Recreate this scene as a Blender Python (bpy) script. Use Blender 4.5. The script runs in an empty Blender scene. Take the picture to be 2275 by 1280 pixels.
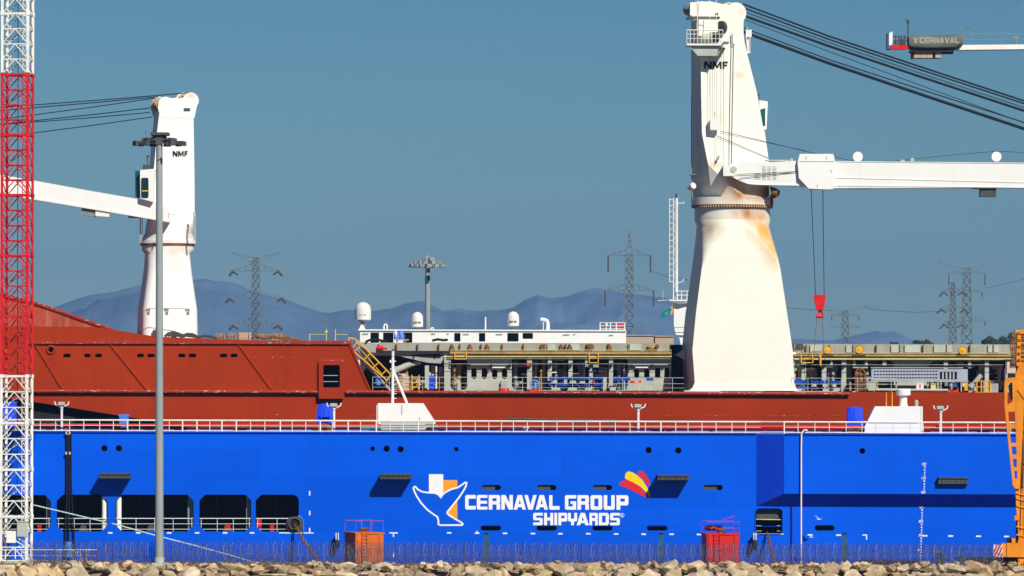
import bpy, bmesh, math, random
from mathutils import Vector, Matrix, noise as mnoise
random.seed(7)
R = math.radians
C = bpy.context.scene.collection
scene = bpy.context.scene

# ------------------------------------------------------------------ camera, world, sun, exposure
D, S0, H, HOR = 500.0, 0.04, 17.7, 860.0
ROLL = 0.0027
cam_d = bpy.data.cameras.new("camera"); cam = bpy.data.objects.new("camera", cam_d); C.objects.link(cam)
cam_d.sensor_width = 36; cam_d.lens = 36 * D / 91.0
cam_d.shift_y = (HOR - 640) / 2275
cam_d.clip_start = 1; cam_d.clip_end = 60000
cam.location = (0, -D, H)
cam.rotation_euler = (Matrix.Rotation(R(90), 3, 'X') @ Matrix.Rotation(ROLL, 3, 'Z')).to_euler()
scene.camera = cam

SUN = Vector((1.04, -2.0, 1.76)).normalized()            # towards the sun
EL = math.asin(SUN.z); AZ = math.atan2(SUN.x, SUN.y)
w = bpy.data.worlds.new("World"); scene.world = w; w.use_nodes = True
nt = w.node_tree; bg = nt.nodes["Background"]
sky = nt.nodes.new("ShaderNodeTexSky"); sky.sky_type = 'NISHITA'; sky.sun_disc = False
sky.sun_elevation = EL; sky.sun_rotation = AZ; sky.altitude = 0
sky.air_density = 1.0; sky.dust_density = 0.0; sky.ozone_density = 6.0
tint = nt.nodes.new("ShaderNodeMix"); tint.data_type = 'RGBA'; tint.blend_type = 'MULTIPLY'
tint.inputs[0].default_value = 1.0; tint.inputs[7].default_value = (0.122, 0.165, 0.182, 1)
gam = nt.nodes.new('ShaderNodeGamma'); gam.inputs[1].default_value = 1.5      # deeper zenith, paler horizon
nt.links.new(sky.outputs[0], gam.inputs[0]); nt.links.new(gam.outputs[0], tint.inputs[6]); nt.links.new(tint.outputs[2], bg.inputs[0])
bg.inputs[1].default_value = 0.07
sd = bpy.data.lights.new("sun", 'SUN'); so = bpy.data.objects.new("sun", sd); C.objects.link(so)
sd.energy = 4.2; sd.angle = R(0.5); sd.color = (1.0, 0.95, 0.86)
so.location = (120, -200, 180); so.rotation_euler = SUN.to_track_quat('Z', 'Y').to_euler()
scene.view_settings.view_transform = 'Standard'; scene.view_settings.look = 'None'
scene.view_settings.gamma = 1; scene.view_settings.exposure = 0.35

# ------------------------------------------------------------------ helpers
CR, SR = math.cos(ROLL), math.sin(ROLL)
def sc(Y): return S0 * (D + Y) / D                     # metres per photo pixel at depth Y
def U(px, py, Y):
    s = sc(Y); u = (px - 1137.5) * s; v = (HOR - py) * s
    return Vector((u * CR - v * SR, Y, H + u * SR + v * CR))
ORG = {}

def _nodes(name):
    m = bpy.data.materials.new(name); m.use_nodes = True
    n = m.node_tree; return m, n, n.nodes["Principled BSDF"]
def c4(c, k=1.0): return (min(1, c[0] * k), min(1, c[1] * k), min(1, c[2] * k), 1)

def paint(name, col, rough=0.5, var=0.1, scale=0.8, streak=0.0, streak_col=(0.2, 0.09, 0.03), patches=(),
          speck=0.0, speck_col=(0.7, 0.65, 0.6), metal=0.0, bump=0.0, plates=None, rand=0.0, spec=.22):
    m, n, b = _nodes(name); N, L = n.nodes, n.links
    tc = N.new("ShaderNodeTexCoord")
    no = N.new("ShaderNodeTexNoise"); no.inputs['Scale'].default_value = scale; no.inputs['Detail'].default_value = 6
    L.new(tc.outputs['Object'], no.inputs['Vector'])
    cr = N.new("ShaderNodeValToRGB"); cr.color_ramp.elements[0].position = .3; cr.color_ramp.elements[1].position = .7
    cr.color_ramp.elements[0].color = c4(col, 1 - var); cr.color_ramp.elements[1].color = c4(col, 1 + var)
    L.new(no.outputs[0], cr.inputs[0]); out = cr.outputs[0]
    def mix(fac, colr):
        nonlocal out
        mx = N.new("ShaderNodeMix"); mx.data_type = 'RGBA'; L.new(fac, mx.inputs[0]); L.new(out, mx.inputs[6])
        mx.inputs[7].default_value = c4(colr); out = mx.outputs[2]
    def noisefac(scl, lo, hi, mx=1.0, vscale=None, det=5):
        mp = N.new("ShaderNodeMapping"); L.new(tc.outputs['Object'], mp.inputs[0])
        if vscale: mp.inputs['Scale'].default_value = vscale
        q = N.new("ShaderNodeTexNoise"); q.inputs['Scale'].default_value = scl; q.inputs['Detail'].default_value = det
        L.new(mp.outputs[0], q.inputs['Vector'])
        mr = N.new("ShaderNodeMapRange"); mr.inputs[1].default_value = lo; mr.inputs[2].default_value = hi; mr.inputs[4].default_value = mx
        L.new(q.outputs[0], mr.inputs[0]); return mr.outputs[0]
    if streak: mix(noisefac(1.3, .5, .75, streak, (1.6, 1.6, .12)), streak_col)
    if speck: mix(noisefac(3.0, .6, .66, speck, (1, 1, 3.0), 8), speck_col)
    for (p, rad, amt, colr) in patches:
        vm = N.new("ShaderNodeVectorMath"); vm.operation = 'SUBTRACT'; L.new(tc.outputs['Object'], vm.inputs[0]); vm.inputs[1].default_value = p
        v2 = N.new("ShaderNodeVectorMath"); v2.operation = 'DIVIDE'; L.new(vm.outputs[0], v2.inputs[0]); v2.inputs[1].default_value = rad
        ln = N.new("ShaderNodeVectorMath"); ln.operation = 'LENGTH'; L.new(v2.outputs[0], ln.inputs[0])
        mr = N.new("ShaderNodeMapRange"); mr.inputs[1].default_value = 1; mr.inputs[2].default_value = 0.1; mr.inputs[4].default_value = amt
        L.new(ln.outputs['Value'], mr.inputs[0])
        mu = N.new("ShaderNodeMath"); mu.operation = 'MULTIPLY'; L.new(mr.outputs[0], mu.inputs[0]); L.new(noisefac(.9, .08, .62, 1, (1, 1, .5)), mu.inputs[1])
        mix(mu.outputs[0], colr)
    if plates:
        sx = N.new("ShaderNodeSeparateXYZ"); L.new(tc.outputs['Object'], sx.inputs[0])
        cx = N.new("ShaderNodeCombineXYZ"); L.new(sx.outputs[0], cx.inputs[0]); L.new(sx.outputs[2], cx.inputs[1])
        br = N.new("ShaderNodeTexBrick"); L.new(cx.outputs[0], br.inputs['Vector']); br.inputs['Scale'].default_value = 1
        br.inputs['Brick Width'].default_value = plates[0]; br.inputs['Row Height'].default_value = plates[1]
        br.inputs['Mortar Size'].default_value = .018; br.inputs['Mortar Smooth'].default_value = .3
        v = plates[2]
        br.inputs['Color1'].default_value = (1 - v, 1 - v, 1 - v, 1); br.inputs['Color2'].default_value = (1 + v, 1 + v, 1 + v, 1)
        br.inputs['Mortar'].default_value = (1 - plates[3],) * 3 + (1,)
        mx = N.new("ShaderNodeMix"); mx.data_type = 'RGBA'; mx.blend_type = 'MULTIPLY'; mx.inputs[0].default_value = 1
        L.new(out, mx.inputs[6]); L.new(br.outputs[0], mx.inputs[7]); out = mx.outputs[2]
    if rand:
        oi = N.new("ShaderNodeObjectInfo")
        hs = N.new("ShaderNodeHueSaturation"); L.new(out, hs.inputs['Color'])
        mr = N.new("ShaderNodeMapRange"); mr.inputs[3].default_value = 1 - rand; mr.inputs[4].default_value = 1 + rand
        L.new(oi.outputs['Random'], mr.inputs[0]); L.new(mr.outputs[0], hs.inputs['Value'])
        mr2 = N.new("ShaderNodeMapRange"); mr2.inputs[3].default_value = .75; mr2.inputs[4].default_value = 1.15
        wn = N.new("ShaderNodeTexWhiteNoise"); wn.noise_dimensions = '1D'; L.new(oi.outputs['Random'], wn.inputs['W'])
        L.new(wn.outputs[0], mr2.inputs[0]); L.new(mr2.outputs[0], hs.inputs['Saturation']); out = hs.outputs[0]
    L.new(out, b.inputs['Base Color']); b.inputs['Roughness'].default_value = rough; b.inputs['Metallic'].default_value = metal; b.inputs['Specular IOR Level'].default_value = spec
    if bump:
        bp = N.new("ShaderNodeBump"); bp.inputs['Strength'].default_value = bump; bp.inputs['Distance'].default_value = .1
        L.new(no.outputs[0], bp.inputs['Height']); L.new(bp.outputs[0], b.inputs['Normal'])
    return m

class MB:
    def __init__(s): s.v, s.f, s.cut = [], [], []
    def add(s, vs, fs):
        o = len(s.v); s.cut.append((o, len(s.f))); s.v += [Vector(x) for x in vs]; s.f += [tuple(i + o for i in f) for f in fs]; return s
    def box(s, a, b):
        x0, y0, z0 = a; x1, y1, z1 = b
        return s.add([(x0, y0, z0), (x1, y0, z0), (x1, y1, z0), (x0, y1, z0), (x0, y0, z1), (x1, y0, z1), (x1, y1, z1), (x0, y1, z1)],
                     [(0, 1, 5, 4), (1, 2, 6, 5), (2, 3, 7, 6), (3, 0, 4, 7), (4, 5, 6, 7), (3, 2, 1, 0)])
    def pb(s, x0, y0, x1, y1, Y, d):                    # box given by its photo rectangle, front depth and thickness
        c = U((x0 + x1) / 2, (y0 + y1) / 2, Y); k = sc(Y); hx = abs(x1 - x0) * k / 2; hz = abs(y1 - y0) * k / 2
        return s.box((c.x - hx, Y, c.z - hz), (c.x + hx, Y + d, c.z + hz))
    def poly(s, pts, Y, d):                             # photo outline given thickness
        n = len(pts); f = [U(x, y, Y) for x, y in pts]
        a = sum(pts[i][0] * pts[(i + 1) % n][1] - pts[(i + 1) % n][0] * pts[i][1] for i in range(n))
        if a > 0: f.reverse()
        g = [p + Vector((0, d, 0)) for p in f]
        return s.add(f + g, [tuple(range(n)), tuple(range(2 * n - 1, n - 1, -1))] + [(i, i + n, (i + 1) % n + n, (i + 1) % n) for i in range(n)])
    def bar(s, p, q, r, n=6, r2=None):
        p, q = Vector(p), Vector(q); d = q - p
        if d.length < 1e-6: return s
        r2 = r if r2 is None else r2
        d.normalize(); a = d.orthogonal().normalized(); b = d.cross(a); vs = []
        for c, rr in ((p, r), (q, r2)):
            vs += [c + (a * math.cos(2 * math.pi * i / n) + b * math.sin(2 * math.pi * i / n)) * rr for i in range(n)]
        return s.add(vs, [(i, (i + 1) % n, (i + 1) % n + n, i + n) for i in range(n)] + [tuple(range(n - 1, -1, -1)), tuple(range(n, 2 * n))])
    def tube(s, pts, r, n=5):
        pts = [Vector(p) for p in pts]; vs, fs = [], []; a = None
        for i, p in enumerate(pts):
            d = (pts[min(i + 1, len(pts) - 1)] - pts[max(i - 1, 0)]).normalized()
            a = d.orthogonal().normalized() if a is None else (a - d * a.dot(d)).normalized()
            b = d.cross(a)
            vs += [p + (a * math.cos(2 * math.pi * k / n) + b * math.sin(2 * math.pi * k / n)) * r for k in range(n)]
        for i in range(len(pts) - 1):
            for k in range(n): fs.append((i * n + k, i * n + (k + 1) % n, (i + 1) * n + (k + 1) % n, (i + 1) * n + k))
        fs += [tuple(range(n - 1, -1, -1)), tuple(range((len(pts) - 1) * n, len(pts) * n))]
        return s.add(vs, fs)
    def pbar(s, a, b, Y, r, n=5, Y2=None): return s.bar(U(a[0], a[1], Y), U(b[0], b[1], Y if Y2 is None else Y2), r, n)
    def ptube(s, pts, Y, r, n=5): return s.tube([U(x, y, Y) for x, y in pts], r, n)
    def loft(s, rings, cap=True):
        n = len(rings[0]); vs = [p for r in rings for p in r]; fs = []
        for i in range(len(rings) - 1):
            for k in range(n): fs.append((i * n + k, i * n + (k + 1) % n, (i + 1) * n + (k + 1) % n, (i + 1) * n + k))
        if cap: fs += [tuple(range(n - 1, -1, -1)), tuple(range((len(rings) - 1) * n, len(rings) * n))]
        return s.add(vs, fs)
    def lathe(s, c, prof, n=20):                        # prof: (radius, z) about a vertical axis
        return s.loft([[Vector((c[0] + r * math.cos(2 * math.pi * k / n), c[1] + r * math.sin(2 * math.pi * k / n), c[2] + z)) for k in range(n)] for r, z in prof])
    def plathe(s, px, Y, prof, n=20):                   # prof: (half width px, py)
        k = sc(Y); c = U(px, prof[0][1], Y)
        return s.lathe(c, [(max(.001, hw * k), (prof[0][1] - y) * k) for hw, y in prof], n)
    def disc(s, px, py, Y, rpx, d, n=20):               # short cylinder facing the camera
        c = U(px, py, Y); return s.bar(c, c + Vector((0, d, 0)), rpx * sc(Y), n)
    def rotz(s, c, a, start=0):
        M = Matrix.Rotation(a, 3, 'Z'); c = Vector(c)
        for i in range(start, len(s.v)): s.v[i] = c + M @ (s.v[i] - c)
        return s
    def each(s, name, mat, parent):                     # every shape added becomes a part of its own
        c = s.cut + [(len(s.v), len(s.f))]
        for (v0, f0), (v1, f1) in zip(c, c[1:]):
            q = MB(); q.add(s.v[v0:v1], [tuple(i - v0 for i in f) for f in s.f[f0:f1]]); q.build(name, mat, parent)
    def build(s, name, mat, parent=None, smooth=False, loc=None, fix=True):
        org = ORG.get(parent, Vector()) if parent else None
        if parent is None:
            if loc is None:
                lo = Vector([min(v[i] for v in s.v) for i in range(3)]); hi = Vector([max(v[i] for v in s.v) for i in range(3)])
                loc = Vector(((lo.x + hi.x) / 2, (lo.y + hi.y) / 2, lo.z))
            org = Vector(loc)
        me = bpy.data.meshes.new(name); me.from_pydata([v - org for v in s.v], [], s.f); me.update()
        if fix:
            bm = bmesh.new(); bm.from_mesh(me); bmesh.ops.recalc_face_normals(bm, faces=bm.faces); bm.to_mesh(me); bm.free()
        return link(name, me, mat, parent, org, smooth)

def link(name, me, mat, parent, org, smooth=False):
    me.materials.clear(); me.materials.append(mat)
    if smooth:
        me.polygons.foreach_set('use_smooth', [True] * len(me.polygons))
        try: me.set_sharp_from_angle(angle=R(35))
        except Exception: pass
    o = bpy.data.objects.new(name, me); C.objects.link(o)
    if parent: o.parent = parent
    else: o.location = org
    ORG[o] = Vector(org)
    return o

def tag(o, label, cat=None, group=None, kind=None):
    if label: o['label'] = label
    if cat: o['category'] = cat
    if group: o['group'] = group
    if kind: o['kind'] = kind
    return o
def thing(name, loc, label, cat, group=None):
    o = bpy.data.objects.new(name, None); C.objects.link(o); o.location = loc; o.empty_display_size = .3
    ORG[o] = Vector(loc); return tag(o, label, cat, group)
def copy_tree(o, delta=None, parent=None, label=None):
    c = o.copy(); C.objects.link(c)
    if parent: c.parent = parent
    if delta is not None: c.location = o.location + delta
    if label: c['label'] = label
    for ch in list(o.children): copy_tree(ch, None, c)
    return c

def curve_mesh(loops):
    cu = bpy.data.curves.new("outline", 'CURVE'); cu.dimensions = '2D'; cu.fill_mode = 'BOTH'
    for lp in loops:
        sp = cu.splines.new('POLY'); sp.points.add(len(lp) - 1); sp.use_cyclic_u = True
        for p, (x, y) in zip(sp.points, lp): p.co = (x, y, 0, 1)
    return cu
def curve_to(name, cu, extr, xf, mat, parent):
    cu.extrude = extr
    t = bpy.data.objects.new("outline", cu); C.objects.link(t)
    dg = bpy.context.evaluated_depsgraph_get(); dg.update()
    me = bpy.data.meshes.new_from_object(t.evaluated_get(dg)); me.name = name
    bpy.data.objects.remove(t); bpy.data.curves.remove(cu)
    if parent: org = ORG[parent]
    else: org = xf(Vector((0, 0, 0)))
    for v in me.vertices: v.co = xf(v.co) - org
    return link(name, me, mat, parent, org)
def plate(name, loops, Y, d, mat, parent):              # photo outlines: first is the edge, the others are holes
    cu = curve_mesh([[(U(x, y, Y).x, U(x, y, Y).z) for x, y in lp] for lp in loops])
    return curve_to(name, cu, d / 2, lambda v: Vector((v.x, Y + d / 2 - v.z, v.y)), mat, parent)
def text(name, body, x0, x1, ytop, ybot, Y, mat, parent, d=.01, bold=.0, rot=0.0, piv=None):
    cu = bpy.data.curves.new("t", 'FONT'); cu.body = body; cu.size = 1; cu.offset = bold; cu.extrude = .001
    t = bpy.data.objects.new("t", cu); C.objects.link(t); dg = bpy.context.evaluated_depsgraph_get(); dg.update()
    me = bpy.data.meshes.new_from_object(t.evaluated_get(dg)); bpy.data.objects.remove(t); bpy.data.curves.remove(cu)
    xs = [v.co.x for v in me.vertices]; ys = [v.co.y for v in me.vertices]
    a, b, c, e = min(xs), max(xs), min(ys), max(ys)
    p = U(x0, ybot, Y); q = U(x1, ytop, Y); org = ORG[parent]; M = Matrix.Rotation(rot, 3, 'Z')
    for v in me.vertices:
        u = Vector((p.x + (v.co.x - a) / (b - a) * (q.x - p.x), Y + d - d * (v.co.z + .001) / .002, p.z + (v.co.y - c) / (e - c) * (q.z - p.z)))
        if piv is not None: u = piv + M @ (u - piv)
        v.co = u - org
    return link(name, me, mat, parent, org)
def rr(x0, y0, x1, y1, r, n=6, corners='abcd'):         # rounded rectangle outline
    o = []
    for cx, cy, a0, k in ((x1 - r, y0 + r, -90, 'a'), (x1 - r, y1 - r, 0, 'b'), (x0 + r, y1 - r, 90, 'c'), (x0 + r, y0 + r, 180, 'd')):
        for i in range(n + 1):
            a = R(a0 + 90 * i / n); o.append((cx + r * math.cos(a), cy + r * math.sin(a)))
    return o
def circ(x, y, r, n=18): return [(x + r * math.cos(2 * math.pi * i / n), y + r * math.sin(2 * math.pi * i / n)) for i in range(n)]
def oct_(x0, y0, x1, y1, c): return [(x0 + c, y0), (x1 - c, y0), (x1, y0 + c), (x1, y1 - c), (x1 - c, y1), (x0 + c, y1), (x0, y1 - c), (x0, y0 + c)]
def section(xl, xr, py, Yc, dpx, th, rnd, ccy=None):    # ring of a rounded, turned rectangle that spans photo columns xl..xr
    k = sc(Yc); W = (xr - xl) * k; d = dpx * k
    ww = (W - d * abs(math.sin(th))) / math.cos(th)
    if rnd >= .999: ww = W; d = W
    c = U((xl + xr) / 2, py, Yc); r = min(ww, d) / 2 * rnd; o = []
    for cx, cy, a0 in ((ww / 2 - r, -d / 2 + r, -90), (ww / 2 - r, d / 2 - r, 0), (-ww / 2 + r, d / 2 - r, 90), (-ww / 2 + r, -d / 2 + r, 180)):
        for i in range(17):
            a = R(a0 + 90 * i / 16); x, y = cx + r * math.cos(a), cy + r * math.sin(a)
            o.append(Vector((c.x + x * math.cos(th) - y * math.sin(th), c.y + x * math.sin(th) + y * math.cos(th), c.z)))
    return o

# ------------------------------------------------------------------ materials
RUST = (.42, .17, .04); RUSTL = (.62, .38, .12)
M = {}
M['white'] = paint('white_paint', (.8, .8, .76), .45, .03, .6)
M['white_worn'] = paint('worn_white_paint', (.78, .78, .73), .5, .05, .8, .25, (.5, .36, .2))
M['blue'] = paint('blue_hull_paint', (.0, .088, .69), .42, .09, .06, .12, (.0, .06, .5), plates=(9.0, 2.4, .05, .24), bump=.14, speck=.06, speck_col=(.03, .14, .7), spec=.08)
M['blue_plain'] = paint('blue_paint', (.002, .05, .6), .5, .12, 1.5)
M['blue_light'] = paint('light_blue_paint', (.05, .22, .72), .5, .1, 1.5)
M['blue_rack'] = paint('dark_blue_rack_paint', (.004, .05, .32), .6, .35, 2.0)
M['dark_frame'] = paint('dark_frame_paint', (.03, .033, .036), .7, .3, 1)
M['tarp2'] = paint('faded_blue_tarpaulin', (.10, .22, .62), .6, .5, 3, bump=.6)
M['tarp'] = paint('blue_tarpaulin', (.002, .05, .7), .55, .2, 2.5, bump=.5)
M['red_hull'] = paint('red_oxide_hull_paint', (.325, .031, .0035), .5, .15, .09, .30, (.23, .017, .002), plates=(11, 3.0, .05, .16), bump=.12, speck=.05, speck_col=(.40, .08, .03), spec=.08)
M['red_worn'] = paint('worn_red_plate', (.36, .06, .03), .7, .2, .5, .5, (.5, .25, .18))
M['seam'] = paint('scuffed_red_edge', (.3, .03, .006), .5, .1, 1, speck=.6, speck_col=(.75, .6, .5))
M['dark'] = paint('dark_interior', (.012, .014, .02), .8, .2, .5)
M['dark_hull_shade'] = paint('dark_bottom_and_shade_paint', (.015, .012, .014), .7, .2, .3)  # hull bottom paint; its dark colour also stands for shade on the far wall
M['black'] = paint('black_rubber', (.012, .013, .015), .6, .2, 2)
M['cable'] = paint('greased_wire_rope', (.012, .02, .026), .6, .2, 2)
M['fender'] = paint('dark_grey_rubber', (.065, .07, .068), .7, .2, 3)
M['red'] = paint('bright_red_paint', (.62, .012, .012), .45, .12, 1.5)
M['redpipe'] = paint('red_pipe_paint', (.6, .035, .02), .45, .15, 2)
M['orange_box'] = paint('orange_steel_paint', (.62, .135, .010), .55, .15, .8, .3, (.42, .08, .012))
M['red_box'] = paint('red_steel_paint', (.60, .016, .012), .5, .10, .8, .25, (.4, .012, .01))
M['crane_orange'] = paint('crane_orange_paint', (.74, .245, .010), .45, .14, .8, .5, (.45, .14, .012), speck=.3, speck_col=(.25, .1, .03))
M['grey'] = paint('grey_steel', (.33, .37, .36), .55, .12, .8, .3, (.3, .22, .12))
M['grey_light'] = paint('pale_grey_steel', (.40, .45, .39), .55, .1, .8, .35, (.42, .33, .2))
M['grey_mid'] = paint('mid_grey_steel', (.2, .24, .25), .55, .15, 1.2, .2, (.2, .13, .07))
M['girder'] = paint('weathered_girder', (.30, .32, .27), .6, .15, .5, .6, (.36, .23, .09))
M['tan'] = paint('rusty_yellow_walkway', (.40, .27, .09), .6, .25, .6, .5, (.32, .13, .03))
M['yellow'] = paint('yellow_paint', (.72, .40, .02), .5, .15, 1.2)
M['paleyellow'] = paint('pale_yellow_paint', (.62, .55, .2), .5, .15, 1.2)
M['brown'] = paint('rusty_steel', (.20, .09, .03), .8, .35, 2)
M['rope'] = paint('beige_rope', (.50, .40, .27), .9, .25, 4)
M['wood'] = paint('weathered_timber', (.30, .20, .12), .9, .3, 3)
M['concrete'] = paint('tan_render', (.42, .33, .24), .8, .08, .3)
M['mast_white'] = paint('white_lattice_paint', (.78, .78, .72), .45, .10, 2, .45, (.5, .42, .32))
M['mast_red'] = paint('red_lattice_paint', (.60, .012, .018), .45, .25, 1.5, .4, (.38, .03, .02))
M['galv'] = paint('galvanised_steel', (.27, .31, .31), .5, .08, .4)
M['galv_far'] = paint('grey_lattice_steel', (.13, .15, .15), .6, .1, .4)
M['rail'] = paint('white_rail_paint', (.8, .76, .7), .5, .08, 1, .3, (.62, .42, .3))
M['glass'] = paint('dark_glass', (.01, .03, .035), .08, .2, 1)
M['teal_glass'] = paint('teal_glass', (.01, .10, .10), .12, .3, .6)
M['wire'] = paint('razor_wire_steel', (.06, .06, .10), .5, .2, 2)
M['wire_bright'] = paint('bright_wire_steel', (.26, .27, .32), .4, .2, 2)
M['rock'] = paint('boulder_stone', (.47, .355, .21), .9, .32, 1.4, .35, (.24, .17, .09), bump=1.0, speck=.4, speck_col=(.16, .12, .08), rand=.32)
M['earth'] = paint('dry_earth', (.28, .20, .12), .95, .3, 1.5, bump=.8)
M['scrub'] = paint('dry_scrub', (.16, .09, .045), .95, .4, 3)
M['leaf'] = paint('foliage', (.03, .055, .02), .8, .5, .9, rand=.2)
M['green'] = paint('crest_greenery', (.08, .10, .03), .8, .4, 2)
M['bark'] = paint('bark', (.12, .09, .06), .9, .3, 2)
M['text_dark'] = paint('dark_lettering', (.008, .02, .018), .5, .1, 2)
M['text_white'] = paint('white_lettering', (.8, .8, .78), .5, .03, 2)
M['text_grey'] = paint('faded_lettering', (.33, .35, .31), .6, .1, 1)
M['orange_logo'] = paint('orange_sign_paint', (.85, .32, .02), .5, .04, 1)
M['yellow_logo'] = paint('yellow_sign_paint', (.85, .58, .0), .5, .04, 1)
M['red_logo'] = paint('red_sign_paint', (.66, .015, .02), .5, .04, 1)
M['stain'] = paint('drain_stain', (.02, .10, .22), .7, .25, 1.5)
M['mesh_grey'] = paint('grey_mesh_cloth', (.14, .15, .12), .8, .25, .8)
M['cw'] = paint('tan_counterweight', (.48, .35, .22), .8, .12, 1)
M['radome'] = paint('radome_shell', (.72, .72, .68), .5, .04, .6)
M['teal'] = paint('teal_cloth', (.0, .20, .22), .8, .15, 1)
M['feather'] = paint('white_feather', (.7, .7, .68), .8, .1, 6)
M['hill'] = paint('hill_forest_haze', (.10, .16, .225), .95, .35, .004)  # blue haze of distance put into the wooded hills' base colour
M['ground'] = paint('shore_ground', (.16, .15, .11), .95, .3, .01)
m, n, b = _nodes('sea_water'); M['water'] = m
b.inputs['Base Color'].default_value = (.01, .035, .05, 1); b.inputs['Roughness'].default_value = .12
wn = n.nodes.new("ShaderNodeTexNoise"); wn.inputs['Scale'].default_value = .6; wn.inputs['Detail'].default_value = 6
wt = n.nodes.new("ShaderNodeTexCoord"); n.links.new(wt.outputs['Object'], wn.inputs['Vector'])
wb = n.nodes.new("ShaderNodeBump"); wb.inputs['Strength'].default_value = .5; wb.inputs['Distance'].default_value = .4
n.links.new(wn.outputs[0], wb.inputs['Height']); n.links.new(wb.outputs[0], b.inputs['Normal'])

def structure(o): o['kind'] = 'structure'; return o

def hy(x, y): return y + (x - 1137.5) * ROLL
# ------------------------------------------------------------------ SETTING: water, shore, hills, breakwater
b = MB(); b.add([(-20000, -3000, 0), (20000, -3000, 0), (20000, 20000, 0), (-20000, 20000, 0)], [(0, 1, 2, 3)])
structure(b.build('water', M['water'], loc=(0, 0, 0)))
b = MB(); b.add([(-9000, 140, 1.8), (9000, 140, 1.8), (9000, 16000, 6), (-9000, 16000, 6), (-9000, 140, -2), (9000, 140, -2)], [(0, 1, 2, 3), (0, 4, 5, 1)])
structure(b.build('ground', M['ground'], loc=(0, 140, 0)))

ridge = [(-1600, 745), (-1200, 715), (-800, 735), (-400, 720), (-100, 700), (75, 692), (120, 682), (150, 672), (200, 655), (250, 648), (300, 638), (360, 628), (435, 620), (455, 619), (480, 624),
         (520, 629), (545, 640), (570, 650), (600, 657), (640, 667), (665, 678), (690, 686), (715, 694), (735, 695), (755, 689), (770, 687), (800, 690), (830, 691),
         (870, 687), (900, 676), (930, 669), (945, 670), (965, 680), (985, 689), (1005, 686), (1020, 684), (1040, 690), (1060, 693), (1085, 689), (1100, 691), (1125, 688),
         (1140, 683), (1165, 668), (1195, 656), (1225, 663), (1260, 658), (1290, 647), (1330, 641), (1365, 647), (1420, 654), (1460, 660), (1500, 664), (1540, 680),
         (1600, 700), (1660, 722), (1760, 752), (1850, 758), (1885, 748), (1920, 741), (1950, 735), (1965, 739), (1985, 736), (2005, 744), (2030, 757), (2060, 768), (2300, 775), (2700, 770), (3200, 740), (3600, 765), (3900, 750)]
def ridge_at(x):
    for (a, p), (c, q) in zip(ridge, ridge[1:]):
        if a <= x <= c: return p + (q - p) * (x - a) / (c - a)
    return 770
YH = 10000.0
prof = [(-2200, 0), (-1700, .12), (-1250, .3), (-900, .42), (-600, .62), (-350, .78), (-150, .93), (0, 1), (300, .8), (900, .4), (1600, 0)]
P_ = []
for (d0, t0), (d1, t1) in zip(prof, prof[1:]):
    m_ = 4 if t1 <= 1 and d1 <= 0 else 1
    P_ += [(d0 + (d1 - d0) * q / m_, t0 + (t1 - t0) * q / m_) for q in range(m_)]
prof = P_ + [prof[-1]]
vs, fs = [], []; NX = 1000
for j, (dy, t) in enumerate(prof):
    for i in range(NX + 1):
        x = -1600 + 5500 * i / NX
        p = U(x, ridge_at(x), YH); zt = max(p.z, 8)
        n_ = mnoise.fractal(Vector((p.x * .0042, dy * .0032, 1.7)), .9, 2.0, 7)
        z = zt * t * (1 + (0.5 * n_ * min(1, 6 * (1 - t)) if 0 < t < 1 else 0)) + (2.6 * mnoise.fractal(Vector((p.x * .011, 0, 5)), 1, 2, 6) if t == 1 else 0)
        if t < 1: z = min(z, zt * (.70 + .26 * t))
        vs.append((p.x, YH + dy + (90 * n_ if t < 1 else 0), max(z, -1) if t > 0 else -1))
for j in range(len(prof) - 1):
    for i in range(NX): fs.append((j * (NX + 1) + i, j * (NX + 1) + i + 1, (j + 1) * (NX + 1) + i + 1, (j + 1) * (NX + 1) + i))
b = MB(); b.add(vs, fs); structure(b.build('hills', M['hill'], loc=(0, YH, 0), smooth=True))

b = MB(); vs, fs = [], []
for j, (y, f) in enumerate(((1300, 0), (1380, .6), (1460, .95), (1560, 1), (1700, .7), (1900, 0))):
    for i in range(41):
        x = 100 + i * 10; e = min(1, max(0, (i - 2) / 6)) * min(1, max(0, (40 - i) / 4)); vs.append((x, y, 1.5 + (20 + 2.5 * mnoise.noise(Vector((x * .02, y * .01, 0)))) * f * e))
for j in range(5):
    for i in range(40): a = j * 41 + i; fs.append((a, a + 1, a + 42, a + 41))
b.add(vs, fs); structure(b.build('hillside', M['ground'], loc=(300, 1500, 0), smooth=True))

# breakwater body: a low mound under the boulders
vs, fs = [], []
xs = [-75 + i * .9 for i in range(168)]
yprof = [(-60, -3), (-40, -1.6), (-36, -.3), (-34, .4), (-32.5, .9), (-31, 1.5), (-30, 2.0), (-29, 2.45), (-28, 2.65), (-24, 2.75), (-18, 2.6), (-12, -1.5)]
for (y, z) in yprof:
    for x in xs:
        k = .22 if -35 < y < -15 else 0
        vs.append((x, y, z + k * mnoise.fractal(Vector((x * .45, y * .4, 0)), 1, 2, 4)))
for j in range(len(yprof) - 1):
    for i in range(len(xs) - 1): a = j * len(xs) + i; fs.append((a, a + 1, a + len(xs) + 1, a + len(xs)))
b = MB(); b.add(vs, fs); structure(b.build('breakwater', M['earth'], loc=(0, -30, 0), smooth=True))

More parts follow.
